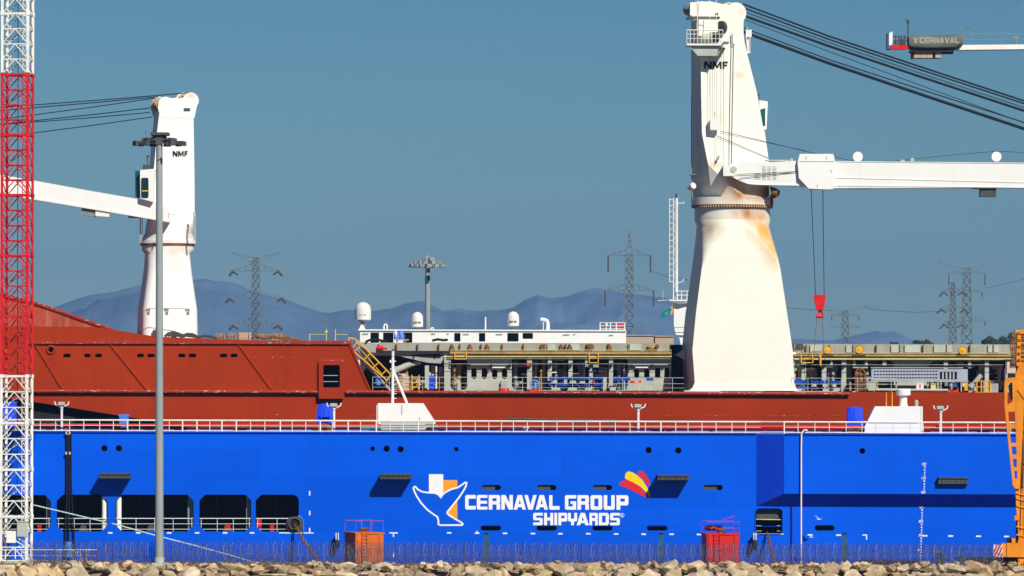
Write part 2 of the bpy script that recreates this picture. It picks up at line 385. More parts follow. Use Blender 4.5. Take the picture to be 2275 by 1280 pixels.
def rock_mesh(seed, flat=.75):
    rnd = random.Random(seed); bm = bmesh.new()
    for i in range(13):
        v = Vector((rnd.gauss(0, 1), rnd.gauss(0, 1), rnd.gauss(0, 1))).normalized()
        v = Vector((v.x * 1.0, v.y * .85, v.z * flat)) * rnd.uniform(.82, 1.05); bm.verts.new(v)
    g = bmesh.ops.convex_hull(bm, input=bm.verts)
    bmesh.ops.delete(bm, geom=[e for e in g.get('geom_interior', []) if isinstance(e, bmesh.types.BMVert)], context='VERTS')
    bmesh.ops.dissolve_limit(bm, angle_limit=R(8), verts=bm.verts, edges=bm.edges)
    bmesh.ops.bevel(bm, geom=list(bm.edges), offset=.035, segments=1, affect='EDGES', clamp_overlap=True)
    bmesh.ops.triangulate(bm, faces=bm.faces)
    bmesh.ops.subdivide_edges(bm, edges=[e for e in bm.edges if e.calc_length() > .22], cuts=2, use_grid_fill=True)
    bmesh.ops.triangulate(bm, faces=bm.faces)
    for v in bm.verts:
        v.co += v.co.normalized() * (0.10 * mnoise.fractal(v.co * 2.6 + Vector((seed * 3.1, 0, 0)), 1, 2, 5))
    bmesh.ops.recalc_face_normals(bm, faces=bm.faces)
    me = bpy.data.meshes.new('boulder'); bm.to_mesh(me); bm.free()
    me.polygons.foreach_set('use_smooth', [True] * len(me.polygons))
    try: me.set_sharp_from_angle(angle=R(20))
    except Exception: pass
    me.materials.append(M['rock']); return me
RM = [rock_mesh(i + 1, f) for i, f in enumerate((.7, .6, .85, .55, .75, .9, .65, .8, .5, .7, .6, .8))]
rnd = random.Random(11)
def boulder(px, py, Y, rpx, nm='boulder', lab='rough beige boulder in the breakwater along the foot of the picture', grp='breakwater boulders', cat='boulder'):
    o = bpy.data.objects.new(nm, RM[rnd.randrange(len(RM))]); C.objects.link(o)
    r = rpx * sc(Y); o.location = U(px, py, Y)
    o.scale = (r * rnd.uniform(.85, 1.2), r * rnd.uniform(.8, 1.1), r * rnd.uniform(.75, 1.05))
    o.rotation_euler = (rnd.uniform(-.5, .5), rnd.uniform(-.35, .35), rnd.uniform(0, 6.28))
    tag(o, lab, cat, grp); return o
x = -40
while x < 2320:                                          # crest row
    r = rnd.choice([10, 14, 18, 24, 30, 38])
    boulder(x, 1249 + r * .55 + rnd.uniform(-4, 5) , -30.6 + rnd.uniform(-.4, .5), r); x += r * rnd.uniform(.85, 1.35)
x = -60
while x < 2330:                                          # second row
    r = rnd.choice([14, 20, 28, 34, 44])
    boulder(x, 1268 + r * .5 + rnd.uniform(-6, 6), -33.0 + rnd.uniform(-.5, .5), r); x += r * rnd.uniform(.95, 1.4)
x = -50
while x < 2330:                                          # third row, cut by the frame
    r = rnd.choice([24, 32, 44])
    boulder(x, 1304 + r * .4 + rnd.uniform(-6, 6), -35.6, r); x += r * rnd.uniform(1.1, 1.5)
x = -20
while x < 2300:                                          # fist-to-head sized rubble on the crest
    r = rnd.uniform(4, 13)
    boulder(x, 1254 + rnd.uniform(-3, 7), -29.6 + rnd.uniform(-.6, .4), r, 'rubble_stone', 'small brown rubble stone lying along the breakwater crest above the boulders', 'rubble stones on the crest', 'stone'); x += rnd.uniform(9, 26)

# dry scrub and a few green tufts along the crest
def blades(name, n, mat, spots, hgt, lean=.6):
    b = MB()
    for i in range(n):
        px, py, Y = spots(); p = U(px, py, Y); h = hgt * rnd.uniform(.4, 1.2)
        t = p + Vector((rnd.uniform(-lean, lean) * h, rnd.uniform(-.3, .3) * h, h)); wv = Vector((rnd.uniform(-1, 1), rnd.uniform(-.5, .5), .2)).normalized() * .035
        mid = (p + t) / 2 + Vector((rnd.uniform(-.1, .1), 0, .08 * h))
        b.add([p - wv, p + wv, mid + wv * .7, t, mid - wv * .7], [(0, 1, 2, 4), (4, 2, 3)])
    return b.build(name, mat, fix=False)
o = blades('dry_scrub', 3800, M['scrub'], lambda: (rnd.uniform(-20, 2300), rnd.gauss(1256, 5), -29.3 + rnd.uniform(-1.2, 1)), .22)
tag(o, 'dry brown scrub growing among the stones along the breakwater crest', 'scrub', kind='stuff')
for (cx, wd, nn, hh, lab) in ((2090, 14, 160, .95, 'green leafy bush on the rocks right of the draft marks'), (2135, 8, 80, .7, 'thin green weed clump on the rocks beside the crane'), ):
    b = MB()
    for i in range(nn):
        p = U(rnd.gauss(cx, wd * .6), 1250 - rnd.random() ** 1.5 * 26, -28.6 + rnd.uniform(-.3, .3)); s_ = rnd.uniform(.05, .12)
        a = Vector((rnd.uniform(-1, 1), rnd.uniform(-1, 1), rnd.uniform(-1, 1))).normalized(); c_ = a.orthogonal()
        b.add([p - a * s_, p + c_ * s_ * .5, p + a * s_, p - c_ * s_ * .5], [(0, 1, 2, 3)])
    for i in range(6): q = U(cx + rnd.uniform(-wd, wd) * .6, 1252, -28.6); b.bar(q, q + Vector((rnd.uniform(-.2, .2), 0, hh * rnd.uniform(.5, 1))), .012, 4)
    tag(b.build('weed_bush', M['green'], fix=False), lab, 'bush')

# razor wire fence: coils, straight line wires and posts
fz = thing('razor_wire_fence', U(1137, 1252, -28.2), 'long coiled razor wire fence running along the breakwater crest', 'fence')
def coil(r_px, cy, Y, pitch, rad, mat, jit, tilt, ph=0):
    pts = []; k = sc(Y); L0, L1 = U(70, hy(70, cy), Y), U(2225, hy(2225, cy), Y); nl = int((L1.x - L0.x) / pitch); seg = 18
    rr_ = r_px * k
    for i in range(nl * seg):
        t = i / seg; a = 2 * math.pi * t + ph; f = i / (nl * seg)
        m = 1 + jit * mnoise.noise(Vector((t * .35, ph, 0)))
        x = L0.x + (L1.x - L0.x) * f + tilt * math.cos(a) * rr_ + .1 * tilt * math.sin(a) * rr_ + .12 * mnoise.noise(Vector((t * .8, 3, ph)))
        pts.append((x, Y + .55 * rr_ * math.cos(a) * m, L0.z + (L1.z - L0.z) * f + rr_ * math.sin(a) * m + .16 * mnoise.noise(Vector((t * .12, ph, 9)))))
    return MB().tube(pts, rad, 3)
coil(24, 1229, -28.2, .22, .011, M['wire'], .25, .25).build('wire_coil', M['wire'], fz)
coil(18, 1234, -27.6, .19, .010, M['wire'], .3, -.3, 2).build('wire_coil', M['wire'], fz)
coil(22, 1230, -28.6, .7, .011, M['wire_bright'], .35, .35, 1).build('wire_coil', M['wire_bright'], fz)
coil(13, 1240, -28.8, .17, .010, M['wire'], .4, .45, 4).build('wire_coil', M['wire'], fz)
coil(21, 1231, -27.9, .15, .0085, M['wire'], .45, .15, 5).build('wire_coil', M['wire'], fz)
b = MB()
for yy in (1208, 1226, 1242): b.bar(U(70, hy(70, yy), -28), U(2225, hy(2225, yy), -28), .012, 4)
b.build('line_wire', M['wire'], fz)
b = MB()
for px in range(120, 2220, 130): b.bar(U(px, 1256, -28), U(px + 2, 1206, -28), .028, 5)
b.build('fence_post', M['wire'], fz)

# ------------------------------------------------------------------ FLOATING DOCK
dock = thing('floating_dock', (0, 2, 0), 'long bright blue floating dock wall with white lettering and a railed top', 'dock')
opens = [oct_(-40, 1100, 113, 1181, 13), oct_(126, 1099, 239, 1181, 14), oct_(257, 1099, 430, 1181, 14), oct_(443, 1099, 558, 1181, 13),
         [(581, 1099), (652, 1099), (660, 1103), (664, 1111), (664, 1181), (581, 1181), (568, 1168), (568, 1112)]]
slots_up = [(1070, 1113), (1193, 1236), (1317, 1360), (1563, 1606)]
slots_lo = [(1068, 1113), (1192, 1237), (1316, 1361), (1437, 1483), (1565, 1606), (1810, 1854)]
ports = [(232, 996, 7), (264, 996, 7), (828, 997, 5), (859, 997, 7), (890, 998, 7), (1014, 998, 5), (1441, 1000, 7), (1507, 1001, 7)]
holes = opens + [rr(a, 1077.5, c, 1089, 5.7) for a, c in slots_up] + [rr(a, 1167, c, 1179, 5.9) for a, c in slots_lo] + [circ(*p) for p in ports] + [rr(1679, 1130, 1738, 1186, 9)]
plate('wall', [[(-260, hy(-260, 963)), (1680, hy(1680, 963)), (1680, hy(1680, 1123)), (2560, hy(2560, 1123)), (2560, 1330), (-260, 1326)]] + holes, 0, .14, M['blue'], dock)
# sponson: the deeper right half, with a slanted end and a chamfered bottom
YS = -1.35
plate('wall', [[(1742, hy(1742, 963)), (2560, hy(2560, 963)), (2560, hy(2560, 1095.5)), (1742, hy(1742, 1095.5))], circ(1916, 1002, 6.5)], YS, .14, M['blue'], dock)
b = MB(); b.add([U(1680, hy(1680, 963), 0), U(1742, hy(1742, 963), YS), U(1742, hy(1742, 1095.5), YS), U(1680, hy(1680, 1123), 0)], [(0, 1, 2, 3)])
b.add([U(1680, hy(1680, 1123), 0), U(1742, hy(1742, 1095.5), YS), U(2560, hy(2560, 1095.5), YS), U(2560, hy(2560, 1123), 0)], [(0, 1, 2, 3)])
b.build('sponson_chamfer', M['blue_plain'], dock)
# interior behind the openings
b = MB(); zt = U(1137, 963, 0).z
b.box((-56, .14, zt - .14), (57, 6.5, zt - .003)); b.build('deck', M['blue_plain'], dock)
b = MB(); b.box((-56, 6.3, -1), (57, 6.5, zt - .15)); b.box((-56, .15, -1), (57, 6.29, U(0, 1184, 0).z - .02)); b.box((-56, .15, U(0, 1092, 0).z), (57, 6.29, U(0, 1092, 0).z + .2))
for px in (668, 1400, 1660): b.pb(px, 970, px + 6, 1180, .3, 5.8)
b.each('interior', M['dark'], dock)
b = MB(); b.pb(1742, 964.5, 2560, 967, YS + .15, 1.4); b.build('deck', M['blue_plain'], dock)
b = MB()                                                  # backing inside the upper slots
for a, c in slots_up: b.pb(a - 8, 1070, c - 13, 1094, .22, .1)
b.each('slot_backing', M['fender'], dock)
b = MB()
for x0, x1 in ((417, 429), (547, 556), (103, 112)): b.pb(x0, 1102, x1, 1180, .8, .3)
b.each('opening_frame', M['grey_mid'], dock)
for px in (232, 264):
    b = MB(); p = U(px, 1181, .42); b.bar(p, p + Vector((0, 0, 3.12)), .235, 20); b.build('pillar', M['white'], dock, smooth=True)
b = MB()
for x0, x1 in ((-30, 112), (127, 238), (258, 429), (444, 557), (569, 662)):
    for yy, r in ((1152, .05), (1164, .03), (1176, .03)): b.bar(U(x0, yy, .1), U(x1, yy, .1), r * .8, 5)
    n_ = max(2, int((x1 - x0) / 36))
    for i in range(n_ + 1): px = x0 + 3 + (x1 - x0 - 6) * i / n_; b.bar(U(px, 1181, .1), U(px, 1152, .1), .024, 5)
b.build('opening_rail', M['white'], dock)
b = MB(); b.pb(571, 1152, 581, 1180, 1.1, .3); b.pb(600, 1166, 609, 1181, 1.2, .3); b.pb(83, 1167, 92, 1181, 1.1, .3); b.pb(104, 1153, 113, 1172, 1.3, .3); b.pb(500, 1166, 512, 1176, 1.4, .2)
b.each('fire_locker', M['red'], dock)
b = MB()
for x in (60, 165, 310, 480, 610): b.pb(x, 1100, x + 5, 1184, 4.6, .3)
b.each('inner_frame', M['dark_frame'], dock)
b = MB()
for x in (185, 335, 505): b.disc(x, 1173, 2.6, 7, 1.0, 14); b.pb(x - 10, 1177, x + 10, 1183, 2.5, 1.2)
b.each('inner_winch', M['fender'], dock)
# square mooring hatch
b = MB(); b.pb(1681, 1131, 1737, 1153, .5, .1); b.each('hatch_shutter', M['fender'], dock)
b = MB(); b.pbar((1680, 1154), (1738, 1155), .25, .05); b.pb(1676, 1185.5, 1741, 1188, -.06, .3)
for yy in (1168, 1180): b.pbar((1680, yy), (1692, yy), .3, .025); b.pbar((1726, yy), (1738, yy), .3, .025)
b.build('hatch_rail', M['paleyellow'], dock)
b = MB(); pts = [U(x, y, -.05) for x, y in rr(1678, 1129, 1739, 1187, 9)]; b.tube(pts + [pts[0]], .045, 5); b.build('hatch_coaming', M['blue'], dock)
# rounded fairlead at the end of the long opening
fl = MB(); cc = U(655, 1164, -.25); ring = []
for i in range(25):
    a = 2 * math.pi * i / 24; ring.append(cc + Vector((math.cos(a), 0, math.sin(a))) * .52)
fl.tube(ring, .10, 8); fl.build('fairlead', M['fender'], dock, smooth=True)
b = MB(); b.disc(655, 1164, -.16, 12.5, .15, 24); b.build('fairlead_throat', M['black'], dock)
plate('fairlead_plate', [rr(637, 1148, 673, 1182, 12), circ(655, 1164, 13, 24)], -.12, .1, M['fender'], dock)
b = MB(); b.ptube([(662, 1146), (670, 1150), (674, 1158), (674, 1184)], -.1, .05); b.build('fairlead_frame', M['blue_light'], dock)
# fenders: ledges that stand out of the wall
for (x0, x1, y0, y1, Yf) in ((221, 288, 1051, 1063, -2.0), (845, 914, 1053, 1064.5, -2.0), (1461, 1531, 1055, 1066.5, -2.0), (2085, 2151, 1060, 1075, -2.0)):
    fr = MB(); fr.pb(x0, y0, x1, y0 + 3.4, Yf, -Yf - (1.35 if x0 > 2000 else 0)); fr.pb(x0, y0 + 3.5, x1, y1, Yf + .12, -Yf - .12 - (1.35 if x0 > 2000 else 0))
    n_ = 6
    for i in range(n_): px = x0 + 8 + (x1 - x0 - 14) * i / (n_ - 1); fr.disc(px, (y0 + y1) / 2 + 1, Yf + .02, 1.7, .12, 8)
    fr.build('fender_ledge', M['fender'], dock)
b = MB()
for x0, x1, ye in ((-200, 1680, -.16), (1742, 2500, YS - .16)):
    p0, p1 = U(x0, hy(x0, 962), 0), U(x1, hy(x1, 962), 0); b.box((p0.x, ye, p0.z - .05), (p1.x, ye + .157, p0.z + .05))
b.each('deck_edge', M['blue_plain'], dock)
# draft marks
b = MB(); dm = []
def marks(x, ys, big):
    for i, y in enumerate(ys): dm.append((x, y, big))
k = 0
for x0, ya, yb, Yd, labs in ((2053, 1031, 1094, YS, ("12M", "11M", "10M")), (2047, 1127, 1246, 0, ("9M", "8M", "7M", "6M"))):
    y = ya; i = 0
    while y <= yb + 1:
        if i % 5 == 0 and i // 5 < len(labs): text('draft_mark', labs[i // 5], x0 - 4.5 - (y - ya) * .03, x0 + 4.5 - (y - ya) * .03, y - 3.0, y + 3.0, Yd - .012, M['text_white'], dock, .008, .02)
        else: text('draft_mark', str((8, 6, 4, 2)[(i % 5 - 1) % 4]), x0 - (y - ya) * .03, x0 + 3.6 - (y - ya) * .03, y - 2.2, y + 2.2, Yd - .012, M['text_white'], dock, .008, .02)
        y += 6.3; i += 1
# white dashes along the wall
for x, y in ((245, 1184), (307, 1184), (376, 1184), (438, 1184), (500, 1184), (560, 1184), (998, 1184), (1060, 1184.5), (1122, 1185), (1184, 1185.5), (1245, 1186), (1307, 1186), (1369, 1186.5), (1430, 1187), (1492, 1187), (1553, 1187.5)):
    b.pb(x - 5, y - 1.6, x + 5, y + 1.6, -.012, .008)
for x, y in ((1800, 1188.5), (1863, 1189), (2055, 1190.5), (2112, 1191), (2174, 1191.5), (2236, 1192)): b.pb(x - 5.5, y - 1.6, x + 5.5, y + 1.6, -.012, .008)
b.pb(1058.8, 1179.5, 1061.2, 1182.8, -.012, .008); b.pb(620, 1183, 697, 1185.2, -.012, .008)
for y in (1096, 1140, 1178): b.pb(686.6, y - 5, 689.4, y + 5, -.012, .008)
b.pb(865, 1182.8, 884, 1185.4, -.012, .008); b.pb(872.8, 1185.6, 875.4, 1193, -.012, .008); b.pb(873.5, 1226, 875.3, 1238, -.012, .008)
b.pb(1916, 1187.5, 1926.5, 1190, -.012, .008); b.pb(1924, 1190.2, 1926.5, 1199, -.012, .008)
b.each('wall_mark', M['text_white'], dock)
for x in (1081, 1469, 1876):
    b = MB(); b.pb(x - 4.5, 1184, x + 4.5, 1187.5, -.03, .05); b.build('drain', M['black'], dock)
    b = MB(); b.pb(x - 6, 1188, x + 6, 1290, -.008, .005); b.build('drain_stain', M['stain'], dock)
b = MB()                                                  # weld seams and panel lines
b.pb(1759, 1124, 1761.2, 1300, -.03, .04); b.pb(800, 1168, 1800, 1168.9, -.010, .012)
for yy in (1078.5,): b.pb(1615, yy, 1678, yy + .9, -.01, .012)
b.each('panel_seam', M['blue_plain'], dock)
b = MB(); b.disc(1915, 1103, YS + .5, 4.5, .9, 14); b.build('outlet_pipe', M['blue_light'], dock)

# lettering on the wall
GL = {'C': [[(.1, 0), (1, 0), (1, .25), (.32, .25), (.32, .75), (1, .75), (1, 1), (.1, 1), (0, .9), (0, .1)]],
 'E': [[(.1, 0), (1, 0), (1, .2), (.32, .2), (.32, .4), (.96, .4), (.96, .6), (.32, .6), (.32, .8), (1, .8), (1, 1), (.1, 1), (0, .9), (0, .1)]],
 'R': [[(0, 0), (.32, 0), (.32, .35), (.68, .35), (.68, 0), (1, 0), (1, .37), (.93, .44), (1, .52), (1, .9), (.9, 1), (0, 1)], [(.32, .58), (.68, .58), (.68, .78), (.32, .78)]],
 'N': [[(0, 0), (.3, 0), (.3, .55), (.64, 0), (1, 0), (1, 1), (.7, 1), (.7, .45), (.36, 1), (0, 1)]],
 'A': [[(0, 0), (.28, 0), (.34, .17), (.66, .17), (.72, 0), (1, 0), (.68, 1), (.32, 1)], [(.41, .38), (.59, .38), (.5, .7)]],
 'V': [[(0, 1), (.28, 1), (.5, .34), (.72, 1), (1, 1), (.68, 0), (.32, 0)]],
 'L': [[(.1, 0), (1, 0), (1, .25), (.32, .25), (.32, 1), (0, 1), (0, .1)]],
 'G': [[(.1, 0), (1, 0), (1, .58), (.5, .58), (.5, .4), (.7, .4), (.7, .22), (.3, .22), (.3, .77), (1, .77), (1, 1), (.1, 1), (0, .9), (0, .1)]],
 'O': [[(.1, 0), (.9, 0), (1, .1), (1, .9), (.9, 1), (.1, 1), (0, .9), (0, .1)], [(.32, .23), (.68, .23), (.68, .77), (.32, .77)]],
 'U': [[(.1, 0), (.9, 0), (1, .1), (1, 1), (.68, 1), (.68, .25), (.32, .25), (.32, 1), (0, 1), (0, .1)]],
 'P': [[(0, 0), (.32, 0), (.32, .3), (.9, .3), (1, .4), (1, .9), (.9, 1), (0, 1)], [(.32, .56), (.7, .56), (.7, .77), (.32, .77)]],
 'S': [[(0, 0), (.9, 0), (1, .1), (1, .5), (.9, .6), (.32, .6), (.32, .78), (1, .78), (1, 1), (.1, 1), (0, .9), (0, .5), (.1, .4), (.68, .4), (.68, .22), (0, .22)]],
 'H': [[(0, 0), (.32, 0), (.32, .38), (.68, .38), (.68, 0), (1, 0), (1, 1), (.68, 1), (.68, .62), (.32, .62), (.32, 1), (0, 1)]],
 'I': [[(0, 0), (1, 0), (1, 1), (0, 1)]],
 'Y': [[(.34, 0), (.66, 0), (.66, .3), (.92, .32), (1, .42), (1, 1), (.68, 1), (.68, .53), (.32, .53), (.32, 1), (0, 1), (0, .42), (.08, .32), (.34, .3)]],
 'D': [[(0, 0), (.86, 0), (1, .14), (1, .86), (.86, 1), (0, 1)], [(.32, .22), (.68, .22), (.68, .78), (.32, .78)]]}
GL['M'] = [[(0, 0), (.2, 0), (.2, .62), (.41, .12), (.59, .12), (.8, .62), (.8, 0), (1, 0), (1, 1), (.76, 1), (.5, .42), (.24, 1), (0, 1)]]
GL['F'] = [[(0, 0), (.3, 0), (.3, .38), (.85, .38), (.85, .6), (.3, .6), (.3, .78), (1, .78), (1, 1), (0, 1)]]
GL['n'] = [[(0, 0), (.24, 0), (.24, .62), (.7, 0), (1, 0), (1, 1), (.76, 1), (.76, .38), (.3, 1), (0, 1)]]
def glyphs(name, items, y0, y1, Y, mat, parent, slope=0.0):
    loops = []
    for ch, a, c in items:
        for lp in GL[ch]: loops.append([(a + (c - a) * u, y1 + (y0 - y1) * v + slope * (a - items[0][1])) for u, v in lp])
    cu = curve_mesh([[(U(x, y, Y).x, U(x, y, Y).z) for x, y in lp] for lp in loops])
    return curve_to(name, cu, .004, lambda v: Vector((v.x, Y + .004 - v.z, v.y)), mat, parent)
zx = lambda a: 890 + a / 3.922
zy = lambda a: 1020 + a / 3.922
glyphs('lettering', [(c, zx(a), zx(e)) for c, a, e in (('C', 563, 655), ('E', 664, 757), ('R', 768, 868), ('N', 878, 978), ('A', 985, 1092), ('V', 1078, 1186), ('A', 1176, 1284), ('L', 1294, 1385))], 1099.8, 1132.2, -.014, M['text_white'], dock, .002)
glyphs('lettering', [(c, zx(a), zx(e)) for c, a, e in (('G', 1432, 1530), ('R', 1541, 1641), ('O', 1655, 1757), ('U', 1770, 1866), ('P', 1881, 1985))], 1100.2, 1132.6, -.014, M['text_white'], dock, .002)
glyphs('lettering', [(c, zx(a), zx(e)) for c, a, e in (('S', 1155, 1238), ('H', 1250, 1330), ('I', 1340, 1364), ('P', 1374, 1452), ('Y', 1458, 1538), ('A', 1534, 1640), ('R', 1645, 1718), ('D', 1727, 1815), ('S', 1825, 1910))], 1139.5, 1167, -.014, M['text_white'], dock, .001)
plate('registered_mark', [circ(zx(1930), zy(490), 4.9), circ(zx(1930), zy(490), 4.0)], -.014, .008, M['text_white'], dock)
text('registered_mark', 'R', zx(1923), zx(1937), zy(481), zy(499), -.014, M['text_white'], dock, .008, .02)
T = lambda L: [(zx(a), zy(c)) for a, c in L]
tail = T([(130, 240), (150, 264), (185, 283), (240, 292), (300, 295), (328, 308), (351, 332), (367, 308), (400, 282), (450, 259), (497, 248), (540, 220), (563, 203), (576, 206), (573, 228), (550, 275), (510, 335),
          (470, 385), (435, 428), (410, 458), (408, 472), (425, 490), (475, 520), (530, 552), (543, 566), (536, 576), (345, 577), (328, 568), (329, 535), (320, 505), (280, 478), (230, 440), (180, 385), (140, 325), (116, 275), (112, 250), (120, 241)])
b = MB(); b.poly(T([(372, 183), (494, 183), (494, 520), (372, 470)]), -.010, .006); b.build('emblem', M['orange_logo'], dock)
b = MB(); b.poly(T([(247, 132), (371.5, 132), (371.5, 330), (247, 310)]), -.010, .006); b.build('emblem', M['text_white'], dock)
plate('emblem', [tail], -.016, .005, M['blue'], dock)
cx_, cy_ = sum(p[0] for p in tail) / len(tail), sum(p[1] for p in tail) / len(tail)
def offset(lp, d):
    o = []; n_ = len(lp)
    for i in range(n_):
        (ax, ay), (bx_, by), (cx2, cy2) = lp[i - 1], lp[i], lp[(i + 1) % n_]
        t1 = Vector((bx_ - ax, by - ay)).normalized(); t2 = Vector((cx2 - bx_, cy2 - by)).normalized()
        n1 = Vector((t1.y, -t1.x)); n2 = Vector((t2.y, -t2.x)); m_ = (n1 + n2)
        m_ = m_.normalized() * d / max(.5, m_.normalized().dot(n1)) if m_.length > 1e-4 else n1 * d
        o.append((bx_ + m_.x, by + m_.y))
    return o
plate('emblem', [offset(tail, -2.0), offset(tail, 1.6)], -.022, .005, M['text_white'], dock)
b = MB(); b.poly(T([(1905, 215), (1930, 192), (1975, 180), (2030, 205), (2080, 240), (2120, 288), (2168, 337), (2140, 333), (2080, 305), (2010, 272), (1950, 240), (1910, 230)]), -.010, .006)
b.poly(T([(2060, 132), (2075, 109), (2100, 103), (2130, 125), (2160, 175), (2173, 212), (2164, 240), (2140, 208), (2105, 165)]), -.010, .006); b.build('emblem', M['red_logo'], dock)
b = MB(); b.poly(T([(1953, 162), (1960, 125), (1983, 107), (2020, 115), (2060, 140), (2110, 185), (2148, 245), (2170, 300), (2172, 337), (2140, 290), (2090, 240), (2020, 200), (1965, 176)]), -.016, .005); b.build('emblem', M['yellow_logo'], dock)

# railing, red fire main and lip on top of the wall
def railing(x0, x1, Y, step, name='railing'):
    b = MB(); b.bar(U(x0, hy(x0, 936), Y), U(x1, hy(x1, 936), Y), .075, 6); b.bar(U(x0, hy(x0, 948), Y), U(x1, hy(x1, 948), Y), .028, 5); b.bar(U(x0, hy(x0, 959.5), Y), U(x1, hy(x1, 959.5), Y), .05, 5)
    px = x0
    while px <= x1:
        b.bar(U(px, hy(px, 965), Y), U(px, hy(px, 936), Y), .038 if rnd.random() < .8 else .075, 5); px += step * rnd.uniform(.85, 1.15)
    b.build(name, M['rail'], dock)
railing(-200, 1690, .08, 31); railing(1742, 2500, YS + .1, 33)
b = MB(); b.bar(U(1690, hy(1690, 936), .08), U(1742, hy(1742, 936), YS + .1), .075); b.bar(U(1690, hy(1690, 959), .08), U(1742, hy(1742, 959), YS + .1), .05); b.build('railing', M['rail'], dock)
b = MB(); b.bar(U(-200, hy(-200, 946.5), 1.6), U(2500, hy(2500, 946.5), 1.6), .11, 8); b.bar(U(-200, hy(-200, 954), 1.9), U(2500, hy(2500, 954), 1.9), .07, 6)
for px in range(-150, 2450, 74): b.pb(px - 1.5, hy(px, 944), px + 1.5, hy(px, 964), 1.75, .1)
b.build('fire_main', M['redpipe'], dock)
b = MB(); b.pb(-200, hy(1000, 956.6), 2480, 963.5, 3.2, .1); b.build('kick_plate', M['blue_light'], dock)
b = MB()
for px, w_, h_ in ((530, 34, 8), (1456, 16, 7), (1478, 30, 7), (1778, 24, 6), (1840, 26, 5), (330, 20, 9), (400, 26, 6), (1580, 8, 9), (2185, 26, 9), (980, 12, 8), (590, 10, 8)): b.pb(px - w_ / 2, 962 - h_ + (px - 1137) * ROLL, px + w_ / 2, 963 + (px - 1137) * ROLL, 2.2, .6)
b.each('deck_fitting', M['blue_plain'], dock)
b = MB()                                                   # dark gantry frame lying behind the rail
b.bar(U(1122, 931, 2.6), U(1372, 934, 2.6), .08); b.bar(U(1142, 934, 2.9), U(1372, 938, 2.9), .06)
for px in (1126, 1144, 1210, 1222, 1280, 1294, 1352, 1368): b.bar(U(px, 933, 2.6), U(px - 4, 961, 2.6), .1)
tag(b.build('gantry_frame', M['fender']), 'dark steel gantry frame lying behind the dock railing', 'frame')
# draped hoses at the left
for i, (xt, xm, xb) in enumerate(((149, 149, 146), (153, 154, 153), (158, 158, 164))):
    b = MB(); b.ptube([(xt, 958, ), (xt, 1000), (xm, 1060), (xm + (xb - xm) * .3, 1110), (xb, 1180), (xb + (xb - xm) * .5, 1256)], -.3, .07, 6)
    o = b.build('hanging_hose', M['black']); tag(o, ('left hose of the black hoses hanging down the dock wall', 'middle hose of the black hoses hanging down the dock wall', 'right hose of the black hoses hanging down the dock wall, bowing outwards')[i], 'hose', 'black hoses on the dock wall')
    if i < 2:
        b = MB(); b.disc(xt, 962, -.42, 4, .3, 12); b.pb(xt - 4, 1004, xt + 4, 1010, -.42, .25); b.build('hose_coupling', M['grey_light'], o)
# white pipe with gooseneck
b = MB(); b.ptube([(1794, 957), (1788, 955), (1783, 959), (1780.5, 966), (1780, 1000), (1780, 1255)], -1.6, .07, 6)
tag(b.build('standpipe', M['rail']), 'thin white standpipe with a bent top running down the blue wall', 'pipe')
# things standing on the dock top
def float_lamp(px, ptop, pb_, Y, lab):
    t = thing('deck_light', U(px, pb_, Y), lab, 'floodlight', 'gull-armed floodlights on the dock top')
    b = MB(); b.pbar((px, pb_), (px, ptop + 12), Y, .11, 8); b.plathe(px, Y, [(2.5, ptop + 18), (5, ptop + 13), (5, ptop + 11), (0, ptop + 11)], 10); b.pb(px - 4, pb_ - 2, px + 4, pb_, Y - .15, .3); b.build('post', M['rail'], t)
    b = MB(); b.ptube([(px - 16, ptop), (px - 14, ptop + 7), (px - 8, ptop + 10), (px, ptop + 11), (px + 8, ptop + 10), (px + 14, ptop + 7), (px + 16, ptop)], Y, .06, 6); b.build('arm', M['rail'], t)
    b = MB(); b.pb(px - 8, ptop + 1, px + 7, ptop + 8, Y - .35, .3); b.build('lamp_head', M['grey_light'], t)
float_lamp(137, 892, 958, 1.0, 'leftmost of the gull armed floodlight posts, in front of the red bow')
float_lamp(742, 895, 961, 1.0, 'gull armed floodlight post beside the blue tarpaulin box')
float_lamp(1418, 897, 964, 1.0, 'gull armed floodlight post below the big white crane, standing alone')
float_lamp(2090, 901, 965, 1.0, 'gull armed floodlight post right of the white cabin with the vent')
def tarp_box(x0, x1, y0, y1, Y, lab, skew):
    t = thing('covered_winch', U((x0 + x1) / 2, 962, Y), lab, 'covered winch', 'winches under blue tarpaulins')
    b = MB(); k = sc(Y); n0 = len(b.v)
    rings = []
    for f, g, h_ in ((0, 0, 1.3), (.3, skew * .2, 1.25), (.65, skew * .5, 1.1), (.93, skew, .95), (1, skew * 1.1, .8)):
        y = y1 + (y0 - y1) * f; wx = (x1 - x0) / 2 * (1 - .08 * f); c_ = U((x0 + x1) / 2 + g, y, Y + .8)
        rings.append([c_ + Vector((sx_ * wx * k, sy * h_ * .6, .06 * math.sin(sx_ * 5 + sy * 3 + f * 7))) for sx_, sy in ((-1, -.9), (-.5, -1), (0, -1.04), (.5, -1), (1, -.9), (1, .9), (0, 1), (-1, .9))])
    b.loft(rings); b.build('cover', M['tarp'], t)
    b = MB(); b.pb(x0 + 4, y1, x0 + 14, 962, Y + .3, .8); b.pb(x1 - 14, y1, x1 - 3, 962, Y + .3, .8); b.pb(x0 + 2, 957, x1 - 2, 962, Y + .2, 1.2); b.build('base', M['wood'], t)
tarp_box(702, 741, 898, 940, 2.3, 'winch under a blue tarpaulin left of the white cabin with the mast', 3)
tarp_box(1881, 1917, 905, 946, 2.3, 'winch under a blue tarpaulin touching the white cabin with the vent', 0)
